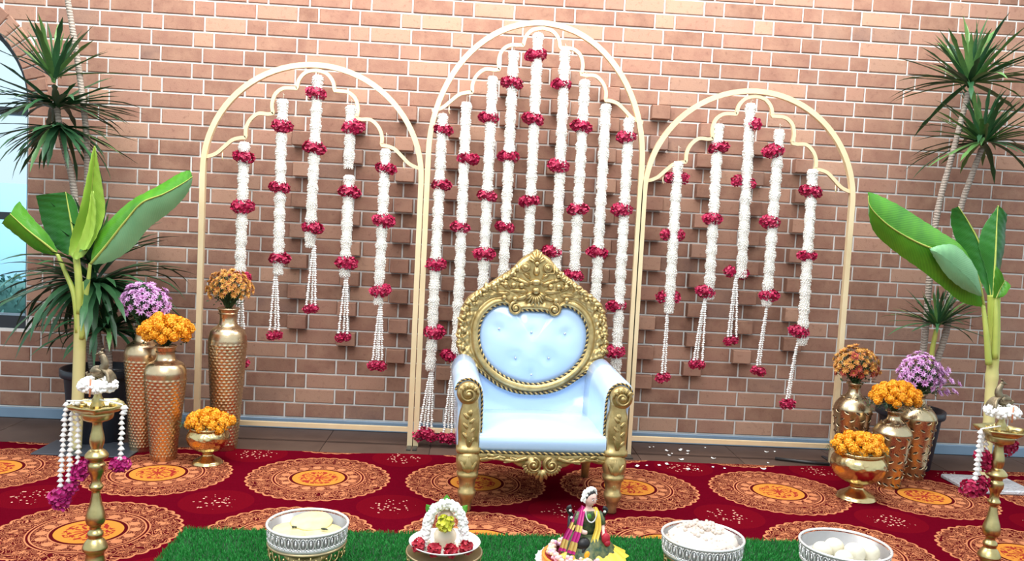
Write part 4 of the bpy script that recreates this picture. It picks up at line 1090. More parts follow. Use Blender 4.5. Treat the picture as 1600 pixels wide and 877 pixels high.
m = MB(); m.box((-.010,-.004,.3), (.010,.004,.62)); put(m.mesh('plant_stake', simple('pale_wood', (.50,.38,.26), rough=.8), False), 'plant_stake', dr, (-.075, -.09, .0))

# ================================================================ BANANA PLANTS
def leaf_half(m, A, B, k, matf, matb, th=.0012, bow=.012, u0=0, uvs=None):
    """a strip between two curves, with a front and a back skin"""
    n = len(A); rows = []
    for i in range(n):
        row = []
        for j in range(k + 1):
            s_ = j/k; p = A[i].lerp(B[i], s_); row.append(p + Vector((0, -bow*math.sin(PI*s_)*min(1, (A[i]-B[i]).length*8) + .0025*math.sin(i*1.9+j), .0015*math.sin(i*2.3)*(1-s_ if u0 == 0 else s_))))
        rows.append(row)
    for d, mt in ((0, matf), (th, matb)):
        b = len(m.v); m.grid([[p + Vector((0, d, 0)) for p in r_] for r_ in rows], mt)
        for i in range(n):
            for j in range(k+1): uvs.append((u0 + .5*j/k, i/(n-1)))
def banana_leaf(root, stations, mats, fa=0, fb=0,  rib=.007, name='banana_leaf', bow=.012):
    c = root.location
    Lp = crom([at(*s_[0]) - c for s_ in stations], 7); Mp = crom([at(*s_[1]) - c for s_ in stations], 7); Rp = crom([at(*s_[2]) - c for s_ in stations], 7)
    m = MB(); uvs = []
    leaf_half(m, Lp, Mp, 7, fa, 1-fa if len(mats) > 1 else 0, bow=bow, u0=0, uvs=uvs); leaf_half(m, Mp, Rp, 7, fb, 1-fb if len(mats) > 1 else 0, bow=bow, u0=.5, uvs=uvs)
    me = m.mesh(name, mats); uv = me.uv_layers.new(name='UVMap')
    for lp in me.loops: uv.data[lp.index].uv = uvs[lp.vertex_index]
    o = put(me, name, root)
    if rib:
        m = MB(); n = len(Mp); m.tube([p + Vector((0,-.003,0)) for p in Mp], [rib*(1 - .8*i/n) for i in range(n)], 8); m.build('midrib', m_banrib, o)
    return o
def pts3(st): return [tuple((x, y, Y) for (x, y, Y) in s_) for s_ in st]
def S3(a, b, c, Y, dl_=0, dm=0, dr_=0): return ((*a, Y+dl_), (*b, Y+dm), (*c, Y+dr_))
BLm = [m_bantop, m_banbot]
bl = thing('banana_plant', 'cut banana sapling with four broad leaves, standing left of the hammered vases', 'banana plant', tuple(at(119,701,-.66).xy) + (.014,))
stem_pts = [at(119,701,-.66), at(121,640,-.66), at(124,560,-.66), at(126,480,-.66), at(127,440,-.66)]; stem_pts[0].z = .014
m = MB(); P = [p - bl.location for p in crom(stem_pts, 8)]; m.tube(P, [.026 + .004*math.sin(PI*i/len(P)) - .006*max(0, i/len(P)-.7)/.3 for i in range(len(P))], 16); m.build('stem', m_banst, bl)
for q, r0, r1 in (([(89,396,-.66),(103,428,-.665),(116,462,-.675),(122,520,-.675)], .009, .016), ([(118,399,-.64),(121,440,-.65),(124,490,-.65)], .009, .017), ([(141,412,-.70),(137,445,-.69),(131,485,-.68),(127,530,-.675)], .008, .015), ([(119,402,-.68),(123,440,-.68),(125,490,-.675)], .016, .020)):
    m = MB(); P = [at(*a) - bl.location for a in q]; P = crom(P, 5); m.tube(P, [r0 + (r1-r0)*i/(len(P)-1) for i in range(len(P))], 10); m.build('leaf_stalk', m_banrib, bl)
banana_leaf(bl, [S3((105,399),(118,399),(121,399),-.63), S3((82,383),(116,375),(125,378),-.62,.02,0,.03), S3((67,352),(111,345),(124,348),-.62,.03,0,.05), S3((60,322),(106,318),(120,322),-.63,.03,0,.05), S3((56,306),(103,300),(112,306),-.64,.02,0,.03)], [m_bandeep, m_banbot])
banana_leaf(bl, [S3((90,392),(89,396),(86,399),-.66), S3((76,368),(71,381),(58,392),-.70,.03,0,.02), S3((52,342),(43,359),(28,370),-.75,.04,0,.02), S3((30,314),(16,334),(2,349),-.80,.04,0,.02)], BLm)
banana_leaf(bl, [S3((141,410),(142,412),(143,414),-.70), S3((151,370),(166,384),(173,409),-.74,.05,0,.03), S3((176,339),(196,346),(206,388),-.79,.07,0,.04), S3((207,312),(222,317),(233,356),-.83,.08,0,.05), S3((248,290),(256,303),(266,331),-.86,.07,0,.04), S3((280,271),(287,286),(290,306),-.87,.05,0,.03), S3((297,266),(301,276),(300,286),-.87,.01,0,.01)], BLm, 0, 1)
banana_leaf(bl, [S3((107,398),(118,404),(130,402),-.70), S3((111,370),(129,374),(150,372),-.70,-.02,.05,-.03), S3((123,332),(138,334),(164,332),-.71,-.03,.05,-.03), S3((134,285),(144,292),(160,292),-.72,-.02,.04,-.02), S3((142,245),(147,252),(153,252),-.73,-.01,.02,-.01), S3((147,228),(148,228),(149,228),-.73)], [m_bany], rib=.004, name='young_leaf', bow=-.004)
banana_leaf(bl, [S3((112,402),(120,406),(128,402),-.735), S3((126,372),(137,374),(146,366),-.745,0,.02,0), S3((138,330),(143,332),(150,328),-.75,0,.02,0), S3((142,300),(144,298),(146,298),-.745)], [m_bany], rib=0, name='young_leaf', bow=-.004)
m = MB(); m.rbox((-1.76,-.765,CZ), (-1.27,-.50,.0135), .002, xf=Matrix.Rotation(0,4,'Z')); tag(m.build('stand_plate', m_slate, smooth=False), 'flat slate-grey plate under the left banana sapling', 'plate')
br = thing('banana_plant', 'cut banana sapling with a long arching leaf, right of the pierced vases', 'banana plant', tuple(at(1537,738,-.70).xy) + (.030,))
stem_pts = [at(1537,738,-.70), at(1545,660,-.70), at(1549,600,-.70), at(1553,540,-.70), at(1553,480,-.70), at(1553,462,-.70)]; stem_pts[0].z = .030
m = MB(); P = [p - br.location for p in crom(stem_pts, 8)]; m.tube(P, [.029 + .007*max(0, i/len(P)-.45) + (.004 if i in (17,18) else 0) for i in range(len(P))], 16); m.build('stem', m_banst, br)
for q, r0, r1 in (([(1536,476,-.72),(1541,520,-.735),(1545,570,-.73)], .010, .018), ([(1549,464,-.66),(1551,500,-.67),(1552,540,-.68)], .010, .018), ([(1555,464,-.72),(1556,500,-.73),(1554,560,-.725)], .010, .018)):
    m = MB(); P = crom([at(*a) - br.location for a in q], 5); m.tube(P, [r0 + (r1-r0)*i/(len(P)-1) for i in range(len(P))], 10); m.build('leaf_stalk', m_banrib, br)
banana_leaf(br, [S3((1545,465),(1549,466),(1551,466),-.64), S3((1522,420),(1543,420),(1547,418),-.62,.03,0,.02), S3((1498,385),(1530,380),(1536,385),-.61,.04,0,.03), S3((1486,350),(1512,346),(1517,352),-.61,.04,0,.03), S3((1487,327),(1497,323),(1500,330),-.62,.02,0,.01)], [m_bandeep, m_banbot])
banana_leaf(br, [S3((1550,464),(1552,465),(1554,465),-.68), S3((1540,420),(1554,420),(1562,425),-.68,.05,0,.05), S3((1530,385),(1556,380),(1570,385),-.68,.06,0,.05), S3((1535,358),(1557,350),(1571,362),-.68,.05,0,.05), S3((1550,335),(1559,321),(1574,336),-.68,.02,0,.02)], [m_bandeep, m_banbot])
banana_leaf(br, [S3((1552,466),(1556,466),(1559,466),-.74), S3((1553,440),(1562,452),(1570,462),-.76,0,.02,0), S3((1556,415),(1570,438),(1580,447),-.77,0,.02,0)], BLm, rib=.004)
banana_leaf(br, [S3((1534,474),(1537,478),(1533,480),-.72), S3((1522,420),(1527,432),(1502,472),-.76,.03,0,.03), S3((1503,385),(1505,402),(1472,448),-.80,.05,0,.04), S3((1473,364),(1455,388),(1436,420),-.84,.06,0,.05), S3((1440,343),(1416,370),(1402,396),-.88,.06,0,.06), S3((1405,321),(1384,349),(1369,367),-.91,.05,0,.06), S3((1370,304),(1360,324),(1358,340),-.93,.03,0,.04), S3((1356,300),(1356,306),(1357,312),-.93)], BLm, 0, 0)
banana_leaf(br, [S3((1534,462),(1535,463),(1534,464),-.80), S3((1524,418),(1518,440),(1505,452),-.83,.01,-.02,.01), S3((1495,385),(1488,412),(1480,432),-.86,.01,-.02,.01), S3((1470,383),(1465,395),(1463,408),-.875,.01,-.015,.01), S3((1452,389),(1453,391),(1454,393),-.875)], BLm, 1, 1, rib=0, name='folded_leaf_part')
g = NG('clear_plastic_wrap'); g.p(color=(.55,.56,.58), rough=.12, spec=.9, coat=.6); g.bump(g.noise(g.coord(), 30, 3, .6, 1.5), .8, .02); m_wrap = g.mat
m = MB(); m.rbox((3.10,-.83,CZ), (3.46,-.55,.030), .006, xf=Matrix.Translation((3.28,-.69,0)) @ Matrix.Rotation(.0,4,'Z') @ Matrix.Translation((-3.28,.69,0)))
tag(m.build('wrapped_stand_plate', m_wrap, smooth=False), 'plastic-wrapped grey plate under the right banana sapling', 'plate')

# ================================================================ BRASS LAMPS
PROF = [(.0005,0),(.085,0),(.088,.006),(.080,.014),(.062,.022),(.048,.034),(.034,.050),(.032,.060),(.029,.082),(.040,.098),(.041,.106),(.036,.118),(.030,.128),(.023,.136),(.023,.142),(.026,.150),(.024,.158),(.017,.168),(.019,.180),(.028,.188),(.032,.204),(.030,.222),(.020,.258),(.0145,.290),(.0135,.302),(.019,.308),(.023,.316),(.022,.322),(.017,.330),(.0165,.350),(.025,.370),(.028,.380),(.028,.395),(.023,.402),(.024,.412),(.034,.418),(.038,.424),(.036,.432),(.026,.444),(.018,.450),(.021,.462),(.024,.478),(.022,.496),(.017,.520),(.0155,.540),(.022,.545),(.042,.552),(.050,.560),(.052,.576),(.049,.580)]
def lamp(label, c, flip=1):
    r = thing('brass_oil_lamp', label, 'oil lamp', c, group='standing brass oil lamps')
    m = MB(); P = crom([(a,0,b) for a,b in PROF], 3); m.lathe([(max(.0005,p.x), p.z) for p in P], 40); m.build('column', m_brass, r)
    def star(rr, z, an): return rr*(1 + .13*max(0, math.cos(2.5*an))**6*(1 if rr > .05 else 0) + .0*an)
    def star5(rr, z, an): return rr*(1 + (.16*(.5+.5*math.cos(5*an))**5 if rr > .045 else 0))
    m = MB(); m.lathe([(.030,.572),(.060,.582),(.078,.596),(.083,.606),(.080,.607),(.074,.599),(.056,.590),(.024,.588),(.0005,.589)], 80, rad=star5); m.build('wick_dish', m_brass, r)
    m = MB(); m.lathe([(.024,.588),(.023,.602),(.019,.612),(.0205,.618),(.013,.632),(.010,.650),(.009,.672),(.013,.680),(.012,.690),(.0005,.692)], 24); m.build('neck', m_brass, r)
    for k in range(5):
        a = 2*PI*k/5 + PI/5; m = MB(); m.lathe([(.0005,0),(.012,0),(.013,.012),(.011,.014),(.010,.004),(.0005,.004)], 14, (.048*math.cos(a), .048*math.sin(a), .591)); m.build('wick_cup', m_brass, r)
    m = MB(); f = flip
    m.ball((0,0,.716), (.026,.019,.022), 16, 10, xf=Matrix.Rotation(.35*f, 3, 'Y'))
    m.tube(crom([(.010*f,0,.722),(.022*f,0,.742),(.018*f,0,.764),(.010*f,0,.776)], 6), [.016 - .008*i/18 for i in range(19)], 12); m.ball((.008*f,0,.780), (.0105,.008,.0085), 12, 8)
    m.tube([(.002*f,0,.780),(-.012*f,0,.775)], [.005,.001], 8)
    for q in (-1,0,1): m.tube([(.010*f,q*.003,.787),(.013*f,q*.006,.797)], [.0012,.002], 5)
    for k in range(7):
        yy = (k-3)*.0065; m.tube(crom([(.016*f,yy*.4,.726),(.034*f,yy*.8,.716),(.043*f,yy*1.2,.694 + abs(k-3)*.002),(.047*f,yy*1.5,.668 + abs(k-3)*.004)], 5), [.0062]*14 + [.004,.002], 7)
    for q in (-1,1):
        m.ball((-.002*f, q*.016, .720), (.020,.006,.013), 12, 8)
        m.tube([(-.004*f,q*.008,.702),(-.006*f,q*.008,.690)], .003, 6)
    m.tube(crom([(-.020*f,0,.712),(-.034*f,0,.704),(-.040*f,0,.714)], 4), .005, 7)
    m.build('peacock_finial', m_oldb, r); return r
LL = Vector((-.820, -2.15, CZ)); LR = Vector((2.487, -1.95, CZ))
lamp('standing brass oil lamp with peacock finial, in front of the left banana sapling', LL, 1)
lamp('standing brass oil lamp with peacock finial, in front of the right banana sapling', LR, -1)
def wreath(label, c):
    r = thing('flower_wreath', label, 'wreath', c); random.seed(int(c[0]*100)); m = MB()
    for i in range(300):
        a = U(0,6.28); q = U(0,6.28); R_, t = .040, .0205; p = Vector(((R_ + t*math.cos(q))*math.cos(a), (R_ + t*math.cos(q))*math.sin(a), t*math.sin(q)*.9))
        m.ball(p, U(.005,.008), 6, 4)
    m.tube([(.040*math.cos(2*PI*k/20), .040*math.sin(2*PI*k/20), 0) for k in range(20)], .017, 8, closed=True); m.build('jasmine_buds', m_jas2, r)
    m = MB(); m.tube([(.0,-.061,-.030),(.002,-.060,.03)], .0028, 6); m.build('orange_stick', simple('orange_stick', (.75,.25,.12)), r); return r
wreath('white jasmine wreath round the neck of the left brass lamp', LL + Vector((0,0,.672))); wreath('white jasmine wreath round the neck of the right brass lamp', LR + Vector((0,0,.672)))
def lampstring(label, c, drops, tipm):
    r = thing('flower_string', label, 'garland', c)
    for (x0, x1, y, L, tips) in drops:
        put(string_me(L, (x1-x0, 0), rb=.0115, step=.0175), 'tassel_string', r, (x0, y, 0))
        for (dx, dz, s_) in tips: put(random.choice(tipm), 'rose_tip', r, (x1+dx, y, -L+dz), (U(0,6),U(0,6),U(0,6)), s_)
    return r
random.seed(77)
def thread_over(r, pts):
    m = MB(); m.tube(crom(pts, 5), .0028, 6); m.build('thread', m_jas2, r)
r = lampstring('three white flower strings with magenta tips hanging from the left lamp, left side', LL + Vector((-.088,-.010,.612)), [(-.006,-.024,-.012,.315,[(-.006,-.012,1.05),(.012,-.004,1.0),(.006,-.03,1.0)]),(.008,.0,.0,.300,[(.006,.0,.9)]),(.020,.026,.012,.225,[(.010,-.012,1.0),(.026,.006,.8),(.0,-.035,.9)])], tipm_me)
thread_over(r, [(.076,-.006,.012),(.04,-.008,.006),(-.006,-.010,.004)])
r = lampstring('single white flower string with a magenta tip hanging from the left lamp, right side', LL + Vector((.090,-.010,.606)), [(-.002,-.006,0,.195,[(-.008,-.012,.95),(.010,-.010,.9)]),(.004,.0,.004,.03,[])], tipm_me)
thread_over(r, [(-.078,-.004,.018),(-.04,-.006,.012),(0,-.006,.004)])
r = lampstring('white flower strings with crimson tips hanging from the right lamp, left side', LR + Vector((-.088,-.010,.600)), [(-.006,-.010,-.014,.215,[(-.02,-.012,1.15),(.008,-.012,1.1)]),(.006,.004,.0,.215,[(.012,-.010,1.0)]),(.018,.016,.010,.205,[(.014,-.004,1.0)]),(.034,.034,.030,.11,[(.004,.0,1.0),(.022,-.012,.9)]),(.050,.056,.034,.13,[(.006,-.02,1.0)])], tip_me)
thread_over(r, [(.076,-.006,.018),(.04,-.008,.012),(-.004,-.012,.004)])
r = lampstring('short white flower string with crimson tip hanging from the right lamp, right side', LR + Vector((.060,.050,.600)), [(0,.004,0,.075,[(0,-.010,1.05),(.016,.004,.9)]),(.014,.020,.006,.05,[])], tip_me)
thread_over(r, [(-.052,-.042,.018),(-.025,-.02,.012),(0,0,.004)])

# ================================================================ OFFERINGS ON THE GRASS
GZ = CZ + .006
def stand(label, c, rt, h):
    r = thing('brass_cake_stand', label, 'stand', c)
    m = MB(); m.lathe([(rt*.62,0),(rt*.66,.004),(rt*.60,.014),(rt*.50,.030),(rt*.46,h*.5),(rt*.62,h-.040)], 48); m.build('foot', m_brass, r)
    m = MB(); m.lathe([(.0005,h-.004),(rt-.006,h-.004),(rt-.004,h),(rt,h),(rt+.002,h-.006),(rt-.002,h-.010),(rt-.012,h-.014),(rt*.6,h-.016)], 56); m.build('top', simple('brushed_brass_top', (.52,.42,.24), (.46,.36,.20), rough=.42, metal=.9) if 'BT' not in globals().get('_c', {}) else None, r)
    m = MB(); n = 22
    for k in range(n):
        a = 2*PI*k/n; c0 = Vector((math.cos(a)*(rt-.006), math.sin(a)*(rt-.006), h-.012)); t = Vector((-math.sin(a), math.cos(a), 0)); w = PI*rt/n
        m.tube([c0 + t*w*math.cos(q) + Vector((0,0,-.030*math.sin(q))) for q in [PI*j/8 for j in range(9)]], .0028, 6); m.ball(c0 + Vector((0,0,-.014)), (.005,.005,.007), 6, 4); m.ball(c0 + Vector((0,0,-.032)), .004, 6, 4)
    stuff(m.build('openwork_skirt', m_brass, r)); return r
def silver_bowl(label, c, R_, h):
    r = thing('silver_openwork_bowl', label, 'bowl', c, group='silver openwork bowls')
    m = MB(); m.lathe([(.0005,0),(R_*.93,0),(R_*.95,.006),(R_*.955,h*.5),(R_*.965,h-.006),(R_*.945,h-.006),(R_*.925,.012),(.0005,.010)], 64); m.build('inner_cup', simple('pale_silver', (.40,.39,.38), (.30,.29,.28), rough=.35, metal=.5), r)
    m = MB(); m.tube([(R_*math.cos(2*PI*k/72), R_*math.sin(2*PI*k/72), h) for k in range(72)], .0048, 8, closed=True); m.build('rim', m_silver, r)
    m = MB(); m.lathe([(R_*.93,-.004),(R_*.975,-.003),(R_*.985,.006),(R_*.97,.012),(R_*.95,.012)], 64); m.build('base_ring', m_silver, r)
    m = MB(); n = 34
    for k in range(n):
        a = 2*PI*k/n; e = Vector((math.cos(a), math.sin(a), 0)); t = Vector((-e.y, e.x, 0)); w = PI*R_/n*.9; zc = h*.5
        def pt(s_, z): return e*(R_*(.965 + .03*z/h)) + t*s_ + Vector((0,0,z))
        m.tube([pt(w*math.sin(q), zc + h*.36*math.cos(q)) for q in [2*PI*j/10 for j in range(10)]], .0022, 5, closed=True)
        m.ball(pt(0, zc), (.004,.004,.008), 6, 4); m.ball(pt(w, h*.18), .0038, 6, 4); m.ball(pt(w, h*.82), .0038, 6, 4)
        m.tube([pt(0, zc-h*.2), pt(0, zc+h*.24)], .0020, 5)
    stuff(m.build('openwork_band', m_silver, r)); return r
B1 = Vector((-.095,-2.15,0)); B2 = Vector((1.300,-2.15,0)); B3 = Vector((1.818,-2.15,0)); K = Vector((.384,-2.15,0)); D = Vector((.858,-2.15,0))
stand('ornate brass stand under the silver bowl of flat breads, leftmost', (B1.x,B1.y,GZ), .135, .148)
silver_bowl('silver openwork bowl of pale flat breads at the left end of the grass', (B1.x,B1.y,GZ+.152), .138, .058)
stand('plain-topped brass stand under the white plate with four red roses', (K.x,K.y,GZ), .134, .128)
stand('brass stand under the plate carrying the dressed doll', (D.x,D.y,GZ), .120, .100)
stand('brass stand under the silver bowl heaped with white puffs', (B2.x,B2.y,GZ), .135, .148)
silver_bowl('silver openwork bowl heaped with white puffs, right of the doll', (B2.x,B2.y,GZ+.152), .143, .060)
stand('brass stand under the rightmost silver bowl of pale balls', (B3.x,B3.y,GZ), .135, .128)
silver_bowl('rightmost silver openwork bowl, holding pale round sweets', (B3.x,B3.y,GZ+.132), .155, .066)
m_bread = simple('pale_yellow_bread', (.70,.61,.31), (.60,.50,.22), rough=.7, scale=25, bump=(60,.2,.003)); m_sweet = simple('cream_sweet', (.74,.70,.56), (.66,.60,.44), rough=.6, scale=30, bump=(70,.2,.003))
m_puff = simple('white_puffs', (.70,.64,.56), (.52,.40,.33), rough=.8, rnd=.7); m_dk = simple('dark_garnish', (.035,.04,.02), rough=.6)
zb = GZ + .152 + .010
def disc(label, c, R_, tilt, seed):
    random.seed(seed); m = MB()
    def w(rr, z, an): return rr*(1 + .03*math.sin(3*an+seed) + .015*math.sin(7*an))
    m.lathe([(.0005,0),(R_*.9,0),(R_,.004),(R_*.97,.008),(R_*.7,.0095),(R_*.35,.0105),(.0005,.010)], 36, rad=w); o = m.build('flat_bread', m_bread, None, loc=c, rot=tilt) if False else put(m.mesh('flat_bread', m_bread), 'flat_bread', None, c, tilt); return tag(o, label, 'bread', 'flat breads in the silver bowl')
disc('lowest pale yellow flat bread filling the bottom of the left silver bowl', (B1.x,B1.y,zb+.001), .118, (0,0,0), 1)
disc('pale yellow flat bread on the left half of the left silver bowl', (B1.x-.052,B1.y-.014,zb+.018), .068, (.03,.05,0), 2)
disc('pale yellow flat bread on the right half of the left silver bowl', (B1.x+.054,B1.y-.016,zb+.018), .068, (.03,-.05,1), 3)
disc('pale yellow flat bread leaning at the back of the left silver bowl', (B1.x+.005,B1.y+.052,zb+.030), .074, (.10,0,0), 4)
m = MB(); m.tube(crom([(-.012,.004,.003),(0,0,.004),(.014,-.005,.003)],4), [.002,.003,.004,.004,.004,.003,.003,.002,.001], 7); tag(put(m.mesh('green_chilli', m_dk), 'green_chilli', None, (B1.x+.062,B1.y-.022,zb+.032)), 'dark slender garnish lying on the right flat bread', 'garnish')
m = MB(); m.ball((0,0,.004), (.006,.005,.004), 10, 6); m.ball((.008,.003,.003), (.004,.004,.003), 8, 5); tag(put(m.mesh('clove', m_dk), 'clove', None, (B1.x-.048,B1.y-.010,zb+.031)), 'small dark speck of garnish on the left flat bread', 'garnish')
random.seed(91); m = MB(); zc = GZ + .152 + .012
m.ball((B2.x,B2.y,zc+.03), (.125,.125,.052), 24, 10)
for i in range(520):
    a = U(0,6.28); q = math.sqrt(random.random())*.126; hh = .078*(1-(q/.14)**2); p = Vector((B2.x + q*math.cos(a), B2.y + q*math.sin(a), zc + hh + U(-.006,.012)))
    for k in range(3): m.ball(p + Vector((U(-.007,.007),U(-.007,.007),U(-.006,.006))), U(.005,.009), 6, 4)
tag(stuff(m.build('white_puffs', m_puff)), 'heap of white puffed petals filling the silver bowl right of the doll', 'puffs')
zs = GZ + .132 + .010
for i, (dx, dy, R_, lb) in enumerate(((-.085,-.010,.036,'cream round sweet farthest left in the rightmost silver bowl'),(-.025,.030,.036,'cream round sweet at the back of the rightmost silver bowl'),(.028,-.020,.038,'tallest cream round sweet in the middle of the rightmost silver bowl'),(.092,-.006,.034,'cream round sweet farthest right in the rightmost silver bowl'),(-.035,-.075,.034,'cream round sweet at the front of the rightmost silver bowl'))):
    m = MB(); m.ball((0,0,0), (R_,R_*.96,R_*.92), 20, 14); m.ball((0,0,R_*.86), (.004,.004,.003), 8, 5)
    tag(put(m.mesh('round_sweet', m_sweet), 'round_sweet', None, (B3.x+dx, B3.y+dy, zs+R_*.92+.0), (U(-.3,.3),U(-.3,.3),0)), lb, 'sweet', 'cream sweets in the silver bowl')
# plate with the flower-draped pot
pz = GZ + .129
pl = thing('white_plate', 'white round plate on the brass stand, rimmed with four red roses', 'plate', (K.x,K.y,pz))
m = MB(); m.lathe([(.0005,.002),(.055,.002),(.060,.0),(.064,.004),(.095,.014),(.124,.030),(.126,.033),(.123,.034),(.094,.019),(.060,.009),(.0005,.008)], 64); m.build('plate_body', simple('white_ceramic', (.86,.85,.82), (.80,.79,.75), rough=.2), pl)
def rose(mt, R_, seed):
    random.seed(seed); m = MB()
    for lay in range(4):
        n = 3 + lay; rr = R_*(.25 + .25*lay); hh = R_*(1.15 - .18*lay)
        for k in range(n):
            a0 = 2*PI*k/n + lay*.7; rows = []
            for i in range(4):
                t = i/3; row = []
                for j in range(5):
                    s_ = (j-2)/2; an = a0 + s_*(PI/n*1.25); r_ = rr*(.45 + .55*t + (.16*t*t*lay/3)); row.append(Vector((r_*math.cos(an), r_*math.sin(an), hh*t*(1-.18*s_*s_) - .0*lay)))
                rows.append(row)
            m.grid(rows)
    m.ball((0,0,R_*.5), (R_*.22,R_*.22,R_*.5), 8, 6); return m.mesh('rose', mt)
for i, (px, py) in enumerate(((661,841),(685,844),(709,844),(731,841))):
    dx = (-.088,-.032,.024,.076)[i]; dy = (-.068,-.096,-.096,-.070)[i]; rq = math.hypot(dx, dy); R_ = .0195
    tag(put(petal_cluster(m_red, R_, R_, R_*.9, 46, .017, 100+i), 'red_rose', None, (K.x+dx, K.y+dy+.004, pz + .028 + max(0, rq-.085)*.5), (1.0,.12*(i-1.5),i)), ('leftmost of the four red roses on the white plate','second red rose from the left on the white plate','third red rose from the left on the white plate','rightmost of the four red roses on the white plate')[i], 'rose', 'red roses on the white plate')
kp = thing('offering_pot', 'small cream pot with coconut at the centre of the white plate', 'pot', (K.x,K.y+.012,pz+.008))
m = MB(); m.lathe([(.0005,0),(.026,0),(.024,.006),(.030,.014),(.040,.030),(.041,.044),(.034,.058),(.024,.066),(.023,.074),(.034,.082),(.030,.082),(.0005,.076)], 32); m.build('pot_body', simple('cream_enamel', (.84,.77,.60), (.76,.62,.44), rough=.35), kp)
m = MB(); m.ball((0,0,.104), (.031,.031,.036), 18, 12); m.tube([(0,0,.13),(0,0,.155),(.002,0,.172)], [.018,.011,.002], 10); m.build('coconut', simple('peach_coconut', (.78,.60,.48), (.66,.45,.34), rough=.7), kp)
m_lf = simple('betel_leaf', (.11,.36,.03), (.06,.25,.02), rough=.4)
for (x, z, an, L) in ((0,.142,PI/2,.052),(-.044,.118,PI*.70,.046),(.044,.118,PI*.30,.050),(-.02,.13,PI*.6,.04),(.02,.13,PI*.4,.04)):
    m = MB(); rows = []
    for i in range(8):
        t = i/7; w = .016*math.sin(PI*min(1, t*.9+.1))**.8*(1.15-.35*t); row = [Vector((x + L*t*math.cos(an) - s_*w*math.sin(an), -.012 - .010*t + .004*abs(s_) , z + L*t*math.sin(an) + s_*w*math.cos(an))) for s_ in (-1,-.5,0,.5,1)]
        rows.append(row)
    m.grid(rows); m.build('leaf', m_lf, kp)
dg = thing('draped_garland', 'white flower garland draped over the offering pot on the white plate', 'garland', (K.x,K.y-.005,pz+.012))
random.seed(120); path = crom([(-.080,-.030,.012),(-.066,-.022,.060),(-.058,-.016,.105),(-.036,-.012,.142),(0,-.010,.158),(.036,-.012,.142),(.058,-.016,.105),(.066,-.022,.060),(.080,-.030,.012)], 7)
m = MB(); m.tube(path, .013, 8)
for p in path:
    for k in range(9): d = Vector((U(-1,1),U(-1,1),U(-1,1))).normalized(); m.ball(p + d*.0155, U(.004,.007), 6, 4)
m.build('jasmine_buds', m_jas2, dg)
m = MB()
for k in range(70):
    p = Vector((U(-.085,.085), U(-.05,.02), .004 + U(0,.012))); 
    if abs(p.x) < .03: continue
    m.ball(p, U(.006,.010), 6, 4)
LB_ = m.build('loose_buds', simple('cream_blossoms', (.86,.80,.70), (.84,.66,.54), rough=.7, rnd=.7), dg); stuff(LB_)
m_yel = simple('lemon_rose', (.80,.74,.06), (.55,.62,.05), rough=.5, rnd=.5)
yr = thing('yellow_rose', 'yellow-green rose fixed to the front of the offering pot', 'rose', (K.x,K.y-.036,pz+.112), 0); yr.rotation_euler = (PI/2, 0, 0)
put(petal_cluster(m_yel, .026, .026, .018, 40, .020, 130), 'bloom', yr, (0,0,.010))
for k in range(3):
    m = MB(); a = -PI/2 + (k-1)*1.0; rows = [[Vector((math.cos(a)*t*.034 - math.sin(a)*s_*.014*math.sin(PI*min(1,t+.12)), math.sin(a)*t*.034 + math.cos(a)*s_*.014*math.sin(PI*min(1,t+.12)), .002+.002*t)) for s_ in (-1,0,1)] for t in (0,.25,.5,.75,1)]
    m.grid(rows); m.build('sepal_leaf', m_lf, yr)
# doll on a decorated plate
dz = GZ + .101
dp = thing('decorated_plate', 'orange-edged plate with white lace and red base under the dressed doll', 'plate', (D.x,D.y,dz))
m_oran = simple('orange_trim', (.80,.26,.03), (.70,.20,.02), rough=.5); m_rfelt = simple('red_felt', (.42,.012,.02), rough=.8); m_pink = simple('pink_flowers', (.80,.36,.62), (.84,.66,.30), rough=.7, rnd=.8)
m = MB(); m.lathe([(.0005,0),(.118,0),(.128,.006),(.130,.026),(.124,.030),(.120,.026),(.0005,.024)], 64); m.build('plate_body', m_oran, dp)
m = MB(); m.lathe([(.0005,.0255),(.118,.0265)], 48); m.build('red_base', m_rfelt, dp)
m = MB(); rows = [[], [], []]
for k in range(145):
    a = 2*PI*k/144; q = .5 + .5*math.cos(24*a)
    for j, (r0, z) in enumerate(((.124,.004),(.142,.008),(.150 + .006*q,.007))): rows[j].append(Vector((r0*math.cos(a), r0*math.sin(a), z + .003*math.sin(24*a)*(j > 0))))
m.grid(rows); m.grid([[p + Vector((0,0,-.002)) for p in r_] for r_ in rows]); m.build('lace_edge', m_silver, dp)
m = MB(); random.seed(140)
for i in range(150):
    a = PI*.62 + 1.15*PI*i/150; m.ball((.098*math.cos(a)+U(-.012,.012), .098*math.sin(a)+U(-.010,.010), .036+U(-.006,.012)), U(.006,.010), 6, 4)
m.build('pink_flower_border', m_pink, dp)
m_skin = simple('painted_skin', (.80,.53,.44), (.76,.48,.39), rough=.45); m_gsilk = simple('green_gold_brocade', (.010,.050,.024), (.14,.15,.05), rough=.45, scale=90, rnd=.0); m_ysilk = simple('yellow_silk', (.82,.58,.06), (.76,.50,.05), rough=.45); m_psilk = simple('magenta_silk', (.58,.012,.22), (.48,.01,.17), rough=.45); m_hair = simple('black_hair', (.010,.008,.008), rough=.45); m_pearl = simple('pearls', (.86,.83,.78), rough=.25); m_gthr = simple('gold_border', (.80,.55,.15), rough=.4, metal=.4)
dd = thing('dressed_doll', 'seated doll in green and yellow sari, magenta sash and white headdress, on the orange-edged plate', 'doll', (D.x+.03,D.y-.01,dz+.026))
dd.rotation_euler = (0,0,.15)
